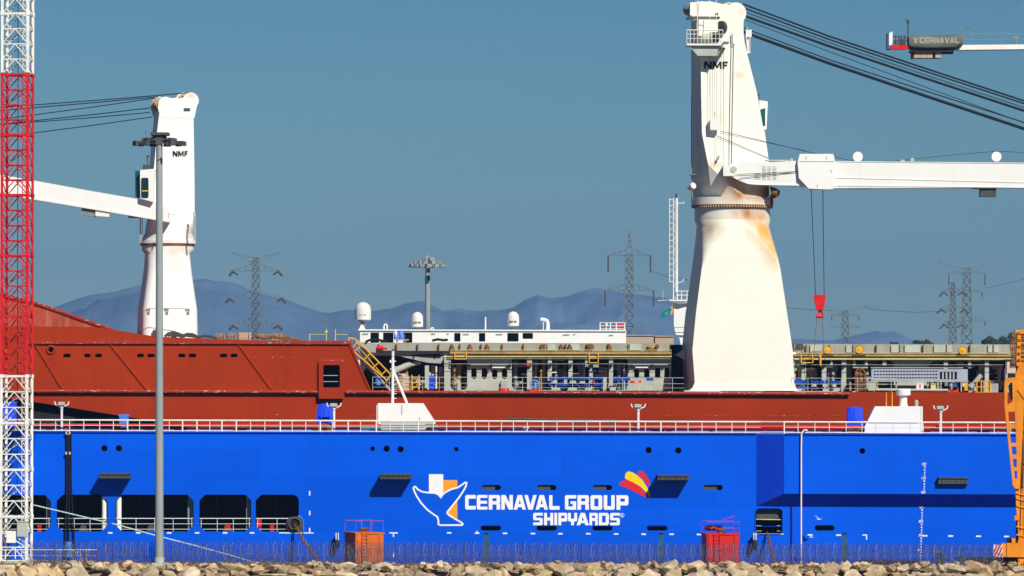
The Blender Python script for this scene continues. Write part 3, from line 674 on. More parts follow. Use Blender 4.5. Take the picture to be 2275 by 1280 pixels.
tarp_box(-5, 38, 893, 950, 2.3, 'winch under a blue tarpaulin behind the red and white lattice mast', 1)
b = MB(); b.pb(265, 921, 285, 945, 1.9, .8); b.pb(263, 921.5, 287, 924.5, 1.88, .84); b.pb(268, 945, 282, 952, 2.0, .6); tag(b.build('deck_locker', M['blue_light']), 'small bright blue deck locker left of the tall grey lamp mast', 'locker')
# white cabins
t = thing('deck_cabin', U(900, 962, 3), 'white wheelhouse cabin with slanted right end and a braced mast on it', 'cabin')
b = MB(); b.poly([(841, 896), (940, 896), (967, 938), (967, 942), (841, 942)], 2.0, 2.4); b.pb(843, 942, 962, 961, 2.1, 2.2); b.build('cabin_body', M['white'], t)
b = MB(); b.pb(892, 900, 893.6, 922, 1.97, .02); b.pb(931, 927, 932.5, 936, 1.97, .02); b.pb(846, 938.5, 962, 940, 1.97, .02); b.each('cabin_seam', M['grey_mid'], t)
b = MB(); b.pb(839, 896, 840.6, 940, 1.9, 2.5); b.pbar((837, 900), (837, 945), 2, .04); b.pbar((840, 912), (836, 912), 2, .03); b.each('cabin_edge', M['rail'], t)
b = MB(); b.pbar((872, 896), (873, 780), 3.0, .13, 8); b.pbar((873, 822), (904, 896), 3.0, .12, 8); b.pbar((873, 800), (873, 776), 3.0, .06)
for i in range(8): yy = 815 + i * 10; b.pbar((873, yy), (881, yy), 3.0, .03)
b.pbar((866, 803), (880, 803), 3.0, .05); b.pb(866, 800, 869, 806, 2.9, .2); b.build('mast', M['white'], t)
b = MB(); b.pb(871, 776, 875, 788, 2.9, .2); b.disc(873, 792, 2.9, 3, .2, 10); b.build('mast_lamp', M['black'], t)
b = MB()
for x0, x1, y0, m_ in ((845, 940, 944, 0), (800, 846, 951, 1), (800, 846, 945, 2), (946, 972, 945, 1)): pass
b.bar(U(803, 951, 1.2), U(846, 951, 1.2), .11); b.bar(U(947, 948, 1.2), U(973, 948, 1.2), .16); tag(b.build('pipe_bundle', paint('sea_green_pipe', (.05, .3, .26), .5, .15)), 'sea green pipes lying on the dock in front of the first white cabin', 'pipes')
b = MB()
for yy in (944, 949, 954): b.bar(U(847, yy, 1.3), U(945, yy, 1.3), .09, 8)
tag(b.build('pipe_stack', M['grey_light']), 'stack of long pale grey pipes in front of the first white cabin', 'pipes')
t = thing('deck_cabin', U(1985, 964, 2), 'white cabin with slanted left end and a mushroom vent on its roof', 'cabin')
b = MB(); b.poly([(1921, 958), (1922, 951), (1947, 903), (2046, 903), (2048, 906), (2048, 966), (1921, 964)], 1.2, 2.4); b.build('cabin_body', M['white'], t)
b = MB(); b.pb(1930, 939, 2040, 940.4, 1.17, .02); b.each('cabin_seam', M['grey_mid'], t)
b = MB(); b.poly([(1919, 952), (1944, 903), (1948, 903), (1923, 952)], 1.1, 2.5); b.pb(2046, 903, 2050, 958, 1.15, .2); b.each('cabin_edge', M['white_worn'], t)
b = MB(); b.plathe(2007, 2.2, [(10, 903), (8.5, 896), (8.5, 879.5), (16, 878), (16.5, 866), (14, 864), (.1, 864)], 24); b.build('roof_vent', M['white'], t, smooth=True)
b = MB(); b.plathe(2036, 1.6, [(4, 903), (4, 898), (4.5, 893), (2, 889), (.1, 888)], 10); b.build('roof_lamp', M['grey_light'], t)
b = MB(); b.pbar((1969, 903), (1969, 872), 2, .05); b.pbar((1982, 903), (1982, 872), 2, .05); b.build('roof_post', M['yellow'], t)
b = MB(); b.plathe(1168, -.0 + .5, [(3.6, 964), (3.6, 955), (5, 953), (7, 952), (7, 948.5), (0.1, 948)], 14); tag(b.build('vent_cap', M['white'], smooth=True), 'small white mushroom vent cap standing on the edge of the dock', 'vent')

# ------------------------------------------------------------------ RED SHIP
YH_ = 14.0
ship = thing('red_ship', (0, 20, 0), 'large red oxide painted ship docked behind the blue wall, bow to the left', 'ship')
oval = [(140, 157), (187, 201), (211, 227), (304, 320), (327, 344), (396, 412), (419, 436), (488, 505), (512, 528)]
bow_top = [(-350, 720), (75, 725), (215, 727), (280, 737), (340, 747), (400, 750.5), (470, 753), (600, 757), (778, 757)]
plate('bow_plate', [bow_top + [(822, 868), (824, 872), (-350, 870)]] + [rr(a, 786, c, 794, 3.9) for a, c in oval] + [circ(113, 777, 7), rr(718, 811, 755, 861, 3)], YH_, .2, M['red_hull'], ship)
low = [(-350, 850), (-100, 872), (0, 883), (75, 893), (140, 903), (200, 913), (270, 924), (340, 936), (420, 950), (520, 972), (600, 1000)]
plate('side_plate', [[(-350, 866), (824, 868), (2560, hy(2560, 869.5)), (2560, 1080), (700, 1080)] + low[::-1]], YH_ + .3, .2, M['red_hull'], ship)
b = MB(); vs = [U(x, y, YH_ + .48) for x, y in low] + [U(x + 40, y + 26, YH_ + 9) for x, y in low]; n_ = len(low)
b.add(vs, [(i, i + 1, n_ + i + 1, n_ + i) for i in range(n_ - 1)]); b.build('bottom_and_far_wall', M['dark_hull_shade'], ship)
b = MB(); b.box((-60, 40, 0), (58, 40.4, 17.2)); b.build('bottom_and_far_wall', M['dark_hull_shade'], ship)  # the dock's far wall, coloured dark to stand for shade under the bow
b = MB(); vs = [U(x, y + .5, YH_ + .1) for x, y in bow_top] + [U(x, y + .5, YH_ + 14) for x, y in bow_top]; n_ = len(bow_top)
b.add(vs, [(i, i + 1, n_ + i + 1, n_ + i) for i in range(n_ - 1)]); b.build('foredeck', M['red_hull'], ship)
b = MB(); b.poly([(778, 757), (822, 868), (822, 872), (778, 872)], YH_ + .02, .15); b.add([U(778, 757, YH_ + .1), U(822, 868, YH_ + .1), U(822, 868, YH_ + 9), U(778, 757, YH_ + 9)], [(0, 1, 2, 3)]); b.build('foredeck_bulkhead', M['red_hull'], ship)
b = MB(); b.poly([(-350, 560), (0, 655), (75, 674), (130, 692), (170, 707), (215, 722), (248, 733), (248, 760), (-350, 760)], YH_ + 7, .25); b.build('far_bulwark', M['red_worn'], ship)
b = MB(); b.ptube([(-60, 638), (0, 654), (75, 673), (130, 691), (170, 706), (215, 721), (248, 732)], YH_ + 6.95, .16, 6); b.build('bulwark_cap', M['seam'], ship)
b = MB(); z0 = U(1137, 868.8, YH_).z; b.box((-12.2, YH_ + .5, z0 - .2), (58, YH_ + 20, z0 - .01)); b.build('main_deck', M['red_hull'], ship)
b = MB()                                                   # knuckles, seams, weld lines
b.poly([(60, 759), (340, 760), (480, 760), (776, 760), (778, 765), (480, 764), (60, 764)], YH_ - .22, .22); b.build('knuckle', M['seam'], ship)
b = MB(); b.bar(U(-300, hy(-300, 872), YH_ - .02), U(706, hy(706, 872), YH_ - .02), .15, 8); b.bar(U(768, hy(768, 872), YH_ - .02), U(1888, hy(1888, 873), YH_ - .02), .15, 8); b.build('knuckle', M['seam'], ship)
b = MB()
for (x0, y0, x1, y1) in ((78, 766, 138, 864), (245, 766, 326, 866), (530, 766, 604, 867), (776, 765, 822, 868)): b.pbar((x0, y0), (x1, y1), YH_ - .03, .10, 5)
b.each('brace_strip', M['red_hull'], ship)
b = MB()
for (x0, x1, y) in ((555, 683, 793), (470, 700, 867), (560, 660, 921), (800, 835, 899), (800, 840, 922), (1040, 1180, 922), (1470, 1800, 923), (2110, 2230, 929), (1840, 1880, 923), (690, 740, 898), (200, 330, 757)): b.pb(x0, y, x1, y + 1.2, YH_ - .02 if y < 868 and x1 < 800 else YH_ + .28, .05)
b.pb(712, 799, 764, 803, YH_ - .32, .04)
b.each('scuffed_weld', paint('scuffed_weld_paint', (.36, .04, .015), .6, .1, .8, speck=.75, speck_col=(.75, .62, .52)), ship)
plate('mooring_port', [rr(708, 800, 765, 886, 4), rr(718, 811, 755, 861, 3)], YH_ - .3, .3, M['red_hull'], ship)
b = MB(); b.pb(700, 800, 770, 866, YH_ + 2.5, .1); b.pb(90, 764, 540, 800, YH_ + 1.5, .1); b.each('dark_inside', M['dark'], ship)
b = MB()
for y in (834.5, 848): b.pbar((718, y), (755, y), YH_ + .1, .035)
b.build('port_rail', M['grey_light'], ship)
b = MB(); cc = U(113, 777, YH_ - .05); rg = [cc + Vector((math.cos(2 * math.pi * i / 20) * .33, 0, math.sin(2 * math.pi * i / 20) * .33)) for i in range(21)]; b.tube(rg, .11, 8); b.build('hawse_ring', M['red_hull'], ship, smooth=True)

# hold side between the cranes: back wall, girder, walkway, coaming
b = MB(); b.pb(800, 765, 1520, 874, 26.0, .2); b.pb(1700, 769, 2460, 876, 26.0, .2); b.each('hold_backwall', M['dark_frame'], ship)
b = MB(); b.pb(842, 762, 1490, 780, 19.3, .2); b.pb(1764, 765, 2460, 787, 19.3, .2); b.each('girder', M['girder'], ship)
b = MB(); b.pb(842, 762.5, 1490, 764.5, 19.5, 5.2); b.pb(1764, 765.5, 2460, 767.5, 19.5, 5.2); b.each('girder_top', M['grey_mid'], ship)
b = MB()
for px in list(range(880, 1490, 47)) + list(range(1790, 2230, 52)): b.pb(px, 764 + (px > 1700) * 2, px + 2.4, 780 + (px > 1700) * 4, 19.0, .3)
for px in (1000, 1040, 1078, 1200, 1243, 1262, 1350, 1440): b.poly([(px, 779), (px + 12, 779), (px + 6, 766), (px + 3, 763)], 18.9, .3)
b.each('girder_bracket', M['brown'], ship)
b = MB()
for px, w_ in ((1216, 18), (1265, 22), (1395, 30), (2010, 34), (2075, 40), (1800, 26), (1880, 16), (2195, 24), (1980, 20)): b.pb(px, 764 + (px > 1700) * 2.5, px + w_, 779 + (px > 1700) * 4, 19.1, .15)
b.each('girder_panel', M['grey_light'], ship)
b = MB(); b.pb(1000, 780, 1492, 786.5, 18.3, .9); b.pb(1764, 786, 2450, 792, 18.3, .9); b.pb(1030, 787.5, 1492, 791, 18.5, .6); b.pb(1764, 793, 2450, 796, 18.5, .6); b.each('walkway', M['tan'], ship)
b = MB()
for (x0, x1, y, r) in ((985, 1492, 792.5, .055), (1764, 2450, 797.5, .06)): b.bar(U(x0, y, 18.25), U(x1, y, 18.25), r, 6)
for (x0, x1, y) in ((1000, 1492, 778), (1764, 2240, 785)): b.bar(U(x0, y, 18.2), U(x1, y, 18.2), .035, 5)
b.build('walkway_rail', M['paleyellow'], ship)
hs = [rr(1001, 798, 1038, 866, 8)] + [rr(a, y0, c, 842, 5.5) for a, c, y0 in ((1047, 1059, 818), (1070, 1082, 818), (1093, 1105, 821), (1115, 1127, 819))] + [rr(1137, 791.5, 1395, 866.5, 12)] + \
     [rr(a, y0, c, 841, 5) for a, c, y0 in ((1409, 1420, 820), (1431, 1443, 820), (1455, 1467, 817), (1476, 1487, 817))]
plate('coaming', [[(988, 789), (1492, 789), (1490, 868), (985, 868)]] + hs, 19.6, .15, M['grey_light'], ship)
plate('coaming', [[(1758, 792), (2460, 794), (2460, 876), (1758, 872)], [(1790, 800), (1975, 800), (1984, 806), (1986, 814), (1986, 869), (1768, 869), (1768, 826), (1776, 808)], [(2075, 802), (2455, 802), (2455, 873), (2064, 872), (2064, 812)]], 19.6, .15, M['grey_light'], ship)
b = MB(); b.pb(1042, 809, 1137, 811.5, 19.2, .38); b.pb(1396, 808.5, 1488, 811, 19.2, .38); b.pb(1398, 795, 1490, 796.5, 19.3, .28); b.pb(1986, 818, 2064, 820, 19.2, .38); b.each('coaming_stiffener', M['grey'], ship)
b = MB()
for (x0, x1, y0, y1) in ((1171, 1182, 793, 868), (1217, 1226, 793, 846), (1263, 1272, 793, 838), (1300, 1305, 793, 815), (1309, 1317, 812, 840), (1353, 1362, 793, 868), (1253, 1260, 838, 868), (1340, 1348, 838, 868),
                         (1760, 1766, 792, 870), (1781, 1791, 800, 846), (1826, 1836, 814, 848), (1870, 1880, 797, 870), (1845, 1850, 797, 812), (1895, 1901, 797, 815), (1922, 1928, 797, 815), (1961, 1969, 797, 814),
                         (2097, 2106, 799, 820), (2151, 2158, 800, 818), (2188, 2197, 799, 874), (2234, 2243, 799, 874), (1016, 1023, 845, 868), (987, 1001, 793, 868)):
    b.pb(x0, y0, x1, y1, 19.0, .5)
for (x0, x1, y) in ((1824, 1850, 812), (1895, 1928, 814), (1300, 1330, 812)): b.pb(x0, y - 2, x1, y + 4, 18.95, .5)
b.each('deck_post', M['grey_light'], ship)
b = MB()
for x in (1177, 1222, 1267, 1357, 1313, 1042, 1090, 1130, 1402, 1448, 1786, 1831, 1875): b.poly([(x - 5, 811), (x + 4, 809), (x + 3, 815), (x - 2, 820), (x - 5, 818)], 18.85, .14)
b.each('cable_clamp', M['black'], ship)
def vent(x, yt, yb, wc, mat, Y=20.8):
    b = MB(); b.plathe(x, Y, [(wc * .3, yb), (wc * .3, yt + wc * .9), (wc * .42, yt + wc * .88), (wc * .42, yt + wc * .75), (wc * .5, yt + wc * .7), (wc * .5, yt + wc * .35), (wc * .36, yt + 1), (.1, yt)], 16)
    b.build('ventilator', mat, ship, smooth=True)
for a in ((1145, 801, 868, 16, M['grey']), (1190, 802, 866, 13, M['grey']), (1208, 797, 868, 12, M['tan']), (1288, 803, 866, 15, M['grey_mid']), (1377, 804, 866, 22, M['grey_mid']), (1235, 805, 850, 14, M['grey_mid']), (1020, 806, 866, 17, M['tan']),
          (1776, 806, 866, 12, M['paleyellow']), (1886, 802, 850, 10, M['grey_light']), (1855, 810, 862, 16, M['grey']), (2078, 808, 866, 12, M['grey']), (2112, 812, 866, 14, M['grey_light']), (2179, 807, 866, 14, M['grey_light']), (2220, 812, 866, 14, M['grey'])): vent(*a)
b = MB()                                                   # machinery masses in the open bays
for (x0, y0, x1, y1, Y) in ((1144, 845, 1157, 868, 20.5), (1005, 846, 1013, 866, 21), (1226, 812, 1240, 820, 22), (1240, 820, 1252, 836, 22.4), (1330, 815, 1343, 838, 21.5), (1794, 820, 1815, 842, 22), (1905, 855, 1918, 868, 20), (1926, 852, 1946, 869, 20), (1837, 812, 1860, 822, 22),
                            (2202, 852, 2218, 874, 20), (2204, 812, 2222, 821, 22), (2210, 826, 2222, 831, 21.8), (2108, 835, 2124, 850, 22), (2127, 804, 2142, 817, 20.6), (1113, 846, 1127, 863, 19.2), (1790, 822, 1812, 826, 20.4), (985, 795, 992, 812, 20)): b.pb(x0, y0, x1, y1, Y, .7)
b.each('deck_machinery', M['grey'], ship)
b = MB()
for (x0, y0, x1, y1, Y) in ((1158, 830, 1172, 834, 21), (1186, 838, 1200, 841, 21), (1275, 834, 1300, 837, 21.5), (1320, 832, 1345, 836, 21), (1150, 812, 1168, 815, 22), (1230, 799, 1255, 801, 20.5), (1186, 796, 1212, 798, 20.5), (1930, 800, 1958, 802, 20.5), (2070, 801, 2094, 803, 20.5), (2160, 801, 2186, 803, 20.5), (1412, 815, 1441, 818, 19.2), (1094, 815, 1126, 818, 19.2), (2212, 838, 2224, 840, 21), (2205, 845, 2224, 847, 21)): b.pb(x0, y0, x1, y1, Y, .25)
b.each('cable_tray', M['rail'], ship)
b = MB()                                                   # blue racks along the deck edge
for (x0, x1, y0, y1) in ((1219, 1338, 838.5, 843.5), (1219, 1338, 853, 857.5), (1362, 1400, 838, 846), (1436, 1452, 838, 846), (1764, 1792, 844, 853), (1801, 1820, 846, 852), (1822, 1840, 845, 853), (1846, 1870, 846, 853), (1768, 1795, 858, 866), (1802, 1818, 860, 866), (1846, 1868, 860, 866)):
    b.pb(x0, y0, x1, y1, 17.6, .5)
for x in (1222, 1236, 1249, 1270, 1290, 1310, 1326, 1336, 1366, 1390): b.pb(x, 836, x + 3, 866, 17.8, .2)
b.each('blue_rack', M['blue_rack'], ship)
b = MB()
for (x0, x1, y0, y1) in ((1228, 1238, 845, 852), (1266, 1280, 846, 852), (1288, 1300, 847, 852), (1310, 1322, 846, 852), (1226, 1245, 861, 868), (1262, 1282, 861, 868), (1300, 1314, 862, 868), (1416, 1450, 858, 868), (1805, 1814, 853, 859), (1828, 1838, 853, 860), (1850, 1858, 853, 860), (1772, 1782, 864, 870), (1828, 1842, 864, 871), (1852, 1866, 862, 869), (1355, 1368, 860, 868)):
    b.pb(x0, y0, x1, y1, 17.4, .5)
b.each('rack_box', M['grey_light'], ship)
b = MB()
for (x0, x1, y0, y1) in ((1112, 1131, 862.5, 870), (1177, 1202, 864, 870), (1400, 1410, 846, 852), (1418, 1424, 845, 851), (1170, 1178, 806, 813), (2106, 2130, 866, 874), (1316, 1322, 846, 849), (1895, 1905, 838, 842)): b.pb(x0, y0, x1, y1, 17.2, .6)
b.each('red_fitting', M['redpipe'], ship)
b = MB(); cc = U(1188, 853, 17.9); rg = [cc + Vector((math.cos(2 * math.pi * i / 20) * .33, 0, math.sin(2 * math.pi * i / 20) * .33)) for i in range(21)]; b.tube(rg, .09, 8)
tag(b.build('hose_reel', M['blue_light'], smooth=True), 'light blue round hose coil hung at the ship rail', 'hose')
b = MB()                                                   # deck edge rail of the ship
for (x0, x1) in ((828, 1520), (1758, 1990)):
    for y, r in ((838.5, .03), (851.5, .025), (861, .02)): b.bar(U(x0, hy(x0, y), 15.2), U(x1, hy(x1, y), 15.2), r, 4)
    px = x0
    while px < x1: b.bar(U(px, hy(px, 869), 15.2), U(px, hy(px, 838.5), 15.2), .03, 4); px += 37
for (x0, x1) in ((988, 1490), (1766, 2230)):
    for y in (797, 808.5): b.bar(U(x0, y + (x0 > 1700) * 2, 18.2), U(x1, y + (x0 > 1700) * 2, 18.2), .022, 4)
b.build('deck_rail', M['grey_light'], ship)
for x, y, r in ((1838, 777.5, 8), (1909, 776.5, 8.2), (2139, 779, 8.6)):
    b = MB(); b.disc(x, y, 18.0, r, .3, 24); b.disc(x, y, 17.95, r * .35, .3, 12); b.build('yellow_sheave', M['yellow'], ship)
    b = MB(); b.disc(x, y, 18.35, r * 1.12, .2, 20); b.pb(x - 14, y + 10, x + 14, y + 13, 18.1, .3); b.build('sheave_bracket', M['brown'], ship)
for x, y, r, mt in ((1312, 771, 8, 'brown'), (1447, 769, 7.5, 'tan'), (1460, 770, 5, 'brown')):
    b = MB(); b.disc(x, y, 18.6, r, .4, 20); b.disc(x, y, 18.5, r * .6, .4, 16); b.build('rusty_sheave', M[mt], ship)
b = MB()                                                   # orange and yellow hanging frames
for (x0, x1, y0, y1) in ((1010, 1036, 782, 798), (1309, 1329, 785, 806), (1780, 1806, 786, 806), (1822, 1824, 786, 812)):
    b.pbar((x0, y0), (x0, y1), 18.0, .05); b.pbar((x1, y0), (x1, y1), 18.0, .05); b.pbar((x0, y1), (x1, y1), 18.0, .05); b.pbar((x0, (y0 + y1) / 2), (x1, (y0 + y1) / 2), 18.0, .035)
b.build('hanging_frame', M['yellow'], ship)
# fore end of the hold: grey derrick boom, its cylinder, beam and yellow ladder
b = MB(); b.poly([(782, 758), (845, 764), (985, 776), (988, 802), (984, 808), (950, 806), (890, 792), (822, 782)], 19.9, .9); b.build('hold_arm', M['grey'], ship)
b = MB(); b.poly([(905, 789), (975, 786), (981, 791), (977, 796), (940, 794)], 19.86, .04); b.build('arm_slot', M['dark'], ship)
b = MB(); b.pbar((868, 828), (914, 808), 20.5, .3, 12); b.pbar((905, 812), (935, 805), 20.5, .2, 10); b.build('arm_cylinder', M['grey_light'], ship, smooth=True)
b = MB(); b.pbar((789, 778), (862, 862), 17.5, .14, 6); b.pbar((800, 800), (868, 868), 17.9, .1, 6); b.build('stay_beam', M['grey'], ship)
b = MB(); b.pb(944, 812, 953, 866, 20.0, .5); b.pb(958, 812, 966, 850, 21, .5); b.pb(975, 815, 982, 838, 20.5, .4); b.each('deck_post', M['grey_light'], ship)
b = MB()
A_, B_ = [(774, 751), (778, 775), (792, 786), (860, 846)], [(786, 752), (800, 762), (862, 826), (868, 833), (858, 848)]
b.ptube(A_, 16.6, .07, 6); b.ptube(B_, 16.6, .07, 6); b.ptube([(780, 752), (796, 770), (850, 834)], 16.9, .05, 6)
for (p, q) in (((787, 782), (800, 770)), ((808, 800), (822, 786)), ((828, 818), (842, 805)), ((846, 834), (858, 823)), ((774, 751), (786, 752)), ((780, 776), (792, 762))): b.pbar(p, q, 16.6, .06)
tag(b.build('yellow_stair', M['yellow']), 'yellow tubular stair frame slanting down at the end of the red bulwark', 'stair')
b = MB()
for x in (915, 931): b.pbar((x, 867), (x, 833), 17, .06); b.pbar((x + (2 if x < 920 else -2), 866), (x + 1, 836), 17.4, .04)
for y in (838, 850, 860): b.pbar((915, y), (931, y), 17, .05)
tag(b.build('ladder', M['yellow']), 'short yellow ladder standing on the ship deck by the beige rope heap', 'ladder')
b = MB()
for x in (2170, 2180, 2186, 2200): b.pbar((x, 873), (x, 846), 16.8, .06)
for y in (847, 860, 872): b.pbar((2166, y), (2202, y), 16.8, .045)
b.pb(2196, 846, 2202, 873, 16.9, .2); b.pb(2143, 850, 2150, 868, 17, .2)
tag(b.build('gangway_frame', M['yellow']), 'yellow gangway frame on the ship deck left of the orange crane', 'gangway')
b = MB(); b.pbar((2157, 861), (2180, 833), 17.2, .22, 10); b.pb(2152, 853, 2170, 873, 17.3, .7); tag(b.build('winch_davit', M['grey_light']), 'pale grey davit arm slanting up from a box left of the orange crane', 'davit')
def heap(name, pts, Y, mat, n, rad, lab, cat):
    b = MB(); (x0, y0, x1, y1) = pts
    for i in range(n):
        f = i / (n - 1); y = y1 + (y0 - y1) * f; hw = (x1 - x0) / 2 * (1 - .5 * f ** 3); cx = (x0 + x1) / 2
        c = U(cx + rnd.uniform(-2, 2), y, Y + 1); k = sc(Y)
        b.tube([c + Vector((math.cos(a / 12 * 6.283) * hw * k, math.sin(a / 12 * 6.283) * .7, rnd.uniform(-.05, .05))) for a in range(13)], rad, 6)
    return tag(b.build(name, mat, smooth=True), lab, cat)
heap('rope_heap', (880, 833, 910, 866), 16.8, M['rope'], 9, .12, 'heap of thick beige rope on the ship deck below the grey boom', 'rope')
b = MB(); b.plathe(840, 17.2, [(6, 856), (7, 850), (7, 846), (6, 841), (.1, 840)], 14); tag(b.build('drum', M['blue_light'], smooth=True), 'small light blue drum on the ship deck under the yellow stair', 'drum')
b = MB(); b.pbar((836, 773), (852, 774), 18.9, .2, 12); b.pbar((852, 774), (860, 775), 18.9, .1, 10); tag(b.build('red_cylinder', M['red']), 'small bright red cylinder on the grey boom above the yellow stair', 'cylinder')
b = MB(); b.pb(953, 835, 965, 866, 18.2, .5); b.build('blue_panel', M['blue_plain'], ship)
t = thing('tarp_bundle', U(887, 757, 20), 'blue and white tarpaulin bundle on a pallet lying on the hold girder', 'bundle')
for cx, w0, h0, mt in ((882, 7, 17, M['tarp2']), (892, 7, 20, M['tarp2']), (880.5, 4, 20, M['rail'])):
    b = MB(); b.loft([[U(cx + dx * f * w0 / 9 + sl, 754 - h0 * g, 20.3) + Vector((0, dy * .4 * f, 0)) for dx, dy in ((-8, -.7), (-2, -1), (5, -.8), (9, 0), (5, .9), (-4, 1), (-9, 0))] for g, f, sl in ((0, 1, 0), (.3, 1.1, .5), (.6, .95, -.5), (.85, .7, -1.5), (1, .35, -2))]); b.build('tarp', mt, t)
b = MB(); b.pb(876, 754, 908, 756.3, 19.7, 1.2); b.pb(880, 756.4, 884, 760, 19.8, .9); b.pb(898, 756.4, 902, 760, 19.8, .9); b.build('pallet', M['cw'], t)
b = MB(); b.ptube([(812, 760), (820, 756), (835, 754), (848, 757), (860, 756), (845, 760)], 19.8, .12, 6); b.ptube([(960, 757), (972, 754), (985, 756), (995, 755)], 19.8, .12, 6)
tag(b.build('hose_heap', M['black']), 'black hoses lying on the left end of the hold girder', 'hose')
# pipework and fittings crowded into the open bays
rc = random.Random(5)
for x0, x1, yt, yb in ((1140, 1392, 800, 866), (1772, 1982, 806, 868), (2068, 2235, 806, 870), (1003, 1036, 806, 864), (870, 984, 812, 864)):
    for i in range(int((x1 - x0) / 5.5)):
        px = rc.uniform(x0, x1); mt = M[rc.choice(['grey', 'grey_light', 'grey_light', 'grey_mid', 'tan', 'girder', 'rail'])]; Y = rc.uniform(19.85, 21.6); kind = rc.random(); b = MB()
        if kind < .35: b.pbar((px, yb), (px, rc.uniform(yt, yt + 30)), Y, rc.uniform(.06, .16), 8); nm = 'stand_pipe'
        elif kind < .6: y = rc.uniform(yt, yb - 6); b.pbar((px, y), (min(px + rc.uniform(10, 34), x1), y + rc.uniform(-1, 1)), Y, rc.uniform(.05, .12), 8); nm = 'cross_pipe'
        elif kind < .8: y = rc.uniform(yt + 20, yb - 8); ww = rc.uniform(4, 10); b.pb(px, y, px + ww, y + rc.uniform(5, 14), Y, .5); b.pb(px - .5, y - 1, px + ww + .5, y - .02, Y - .05, .6); nm = 'equipment_box'
        else: y = rc.uniform(yt + 8, yb - 8); r_ = rc.uniform(2, 4.5); b.disc(px, y, Y, r_, .3, 14); b.disc(px, y, Y - .1, r_ * .5, .4, 10); b.pbar((px, y), (px, yb), Y + .2, .06, 6); nm = 'hand_wheel'
        b.build(nm, mt, ship)
# perforated panel rack on the right
t = thing('panel_rack', U(2040, 868, 17), 'long pale blue grey perforated panel rack lying on the ship deck', 'rack')
hl = []
for r_ in range(3):
    for i in range(22): x = 1941 + i * 6.5; y = 824 + r_ * 7.2; hl.append([(x, y), (x + 4.6, y - .6), (x + 5.2, y + 2.4), (x + .6, y + 2.8)])
plate('panel', [[(1936, 819.5), (2150, 820.5), (2150, 846), (1936, 845)]] + hl + [[(2088, 826), (2126, 826), (2126, 843), (2088, 843)]], 17.2, .12, paint('blue_grey_panel', (.33, .38, .46), .5, .1), t)
b = MB(); b.pb(1938, 820, 2148, 845, 17.6, .1); b.build('panel_back', M['dark'], t)
b = MB()
for x in (2093, 2101, 2109, 2117): b.pb(x, 826, x + 4, 842, 17.25, .2)
b.pb(1934, 846, 2152, 848.5, 17.1, .7); b.pb(1934, 816, 2140, 818, 17.3, .4)
for x in (1938, 1990, 2060, 2110, 2146): b.pb(x, 848.6, x + 3, 867, 17.3, .3)
b.build('rack_frame', M['grey'], t)
b = MB(); b.bar(U(1946, 866, 16.6), U(2106, 867, 16.6), .12, 8); tag(b.build('long_pipe', M['grey_light']), 'long pale pipe lying on the ship deck under the perforated rack', 'pipe')
t = thing('arched_cage', U(1911, 869, 17), 'rusty arched cage door standing on the ship deck left of the perforated rack', 'cage')
b = MB(); b.ptube([(1901, 869), (1901, 828), (1904, 822), (1911, 818), (1918, 822), (1922, 828), (1922, 869)], 17.2, .09, 6); b.pbar((1911, 818), (1911, 869), 17.2, .05)
for y in (832, 848, 858): b.pbar((1901, y), (1922, y), 17.2, .06)
for x in (1905.5, 1917): b.pbar((x, 848), (x, 869), 17.2, .04)
b.build('cage_bars', M['brown'], t); b = MB(); b.poly([(1902, 868), (1902, 828), (1905, 823), (1911, 819), (1918, 823), (1921, 828), (1921, 868)], 17.4, .3); b.build('cage_back', M['wood'], t)
for (x0, y0, x1, y1, mt, lab) in ((2036, 851, 2052, 864, 'rail', 'white box with a red mark on the ship deck beneath the perforated rack'), (2068, 852, 2079, 866, 'paleyellow', 'cream box on the ship deck beneath the perforated rack'), (1929, 848, 1946, 868, 'grey_light', 'grey crate at the left foot of the perforated rack'), (2117, 850, 2126, 860, 'stain', 'dark teal box beneath the right half of the perforated rack')):
    b = MB(); b.pb(x0, y0 + 2, x1, y1, 16.8, .5); b.pb(x0 - .5, y0, x1 + .5, y0 + 1.9, 16.75, .6); o = b.build('deck_box', M[mt]); tag(o, lab, 'box', 'boxes under the perforated rack')
    if mt == 'rail': b = MB(); b.poly([(2041, 861), (2047, 861), (2044, 853)], 16.78, .02); b.build('red_mark', M['red'], o)
# things on the foredeck edge
for i, (x0, x1, y0, y1, lab) in enumerate(((481, 502, 741, 756, 'leftmost timber crate on the red foredeck edge'), (505, 527, 740, 755, 'timber crate second from the left on the red foredeck edge, with plank ends'), (529, 558, 739, 756, 'widest and palest timber crate on the red foredeck edge'), (572, 596, 742, 756, 'brown timber crate beside the dark hose heap on the foredeck'), (602, 627, 741, 757, 'rightmost brown timber crate on the red foredeck edge'))):
    b = MB(); k = int((y1 - y0) / 4)
    for j in range(k): b.pb(x0 + rnd.uniform(-1.5, 1), y0 + j * 4.0, x1 + rnd.uniform(-1, 1.5), y0 + j * 4.0 + 3.5, 17.2 + rnd.uniform(0, .15), 1.2)
    b.pb(x0 + 2, y0 + .5, x0 + 4.5, y1, 17.1, .12); b.pb(x1 - 5, y0 + .5, x1 - 2.5, y1, 17.1, .12)
    tag(b.build('timber_crate', (M['wood'], M['cw'])[i == 2]), lab, 'crate', 'crates on the foredeck')
b = MB()
for (pts) in ([(366, 748), (374, 741), (386, 738), (398, 742), (412, 748)], [(372, 746), (384, 743), (398, 746), (408, 750)], [(405, 748), (415, 742), (428, 743), (440, 749)], [(440, 749), (455, 746), (470, 748), (482, 752)], [(380, 748), (400, 744), (425, 747), (445, 750)]): b.ptube(pts, 15.5, .13, 6)
tag(b.build('hose_heap', M['fender'], smooth=True), 'dark hoses heaped on the foredeck edge at the foot of the left crane', 'hose')
b = MB()
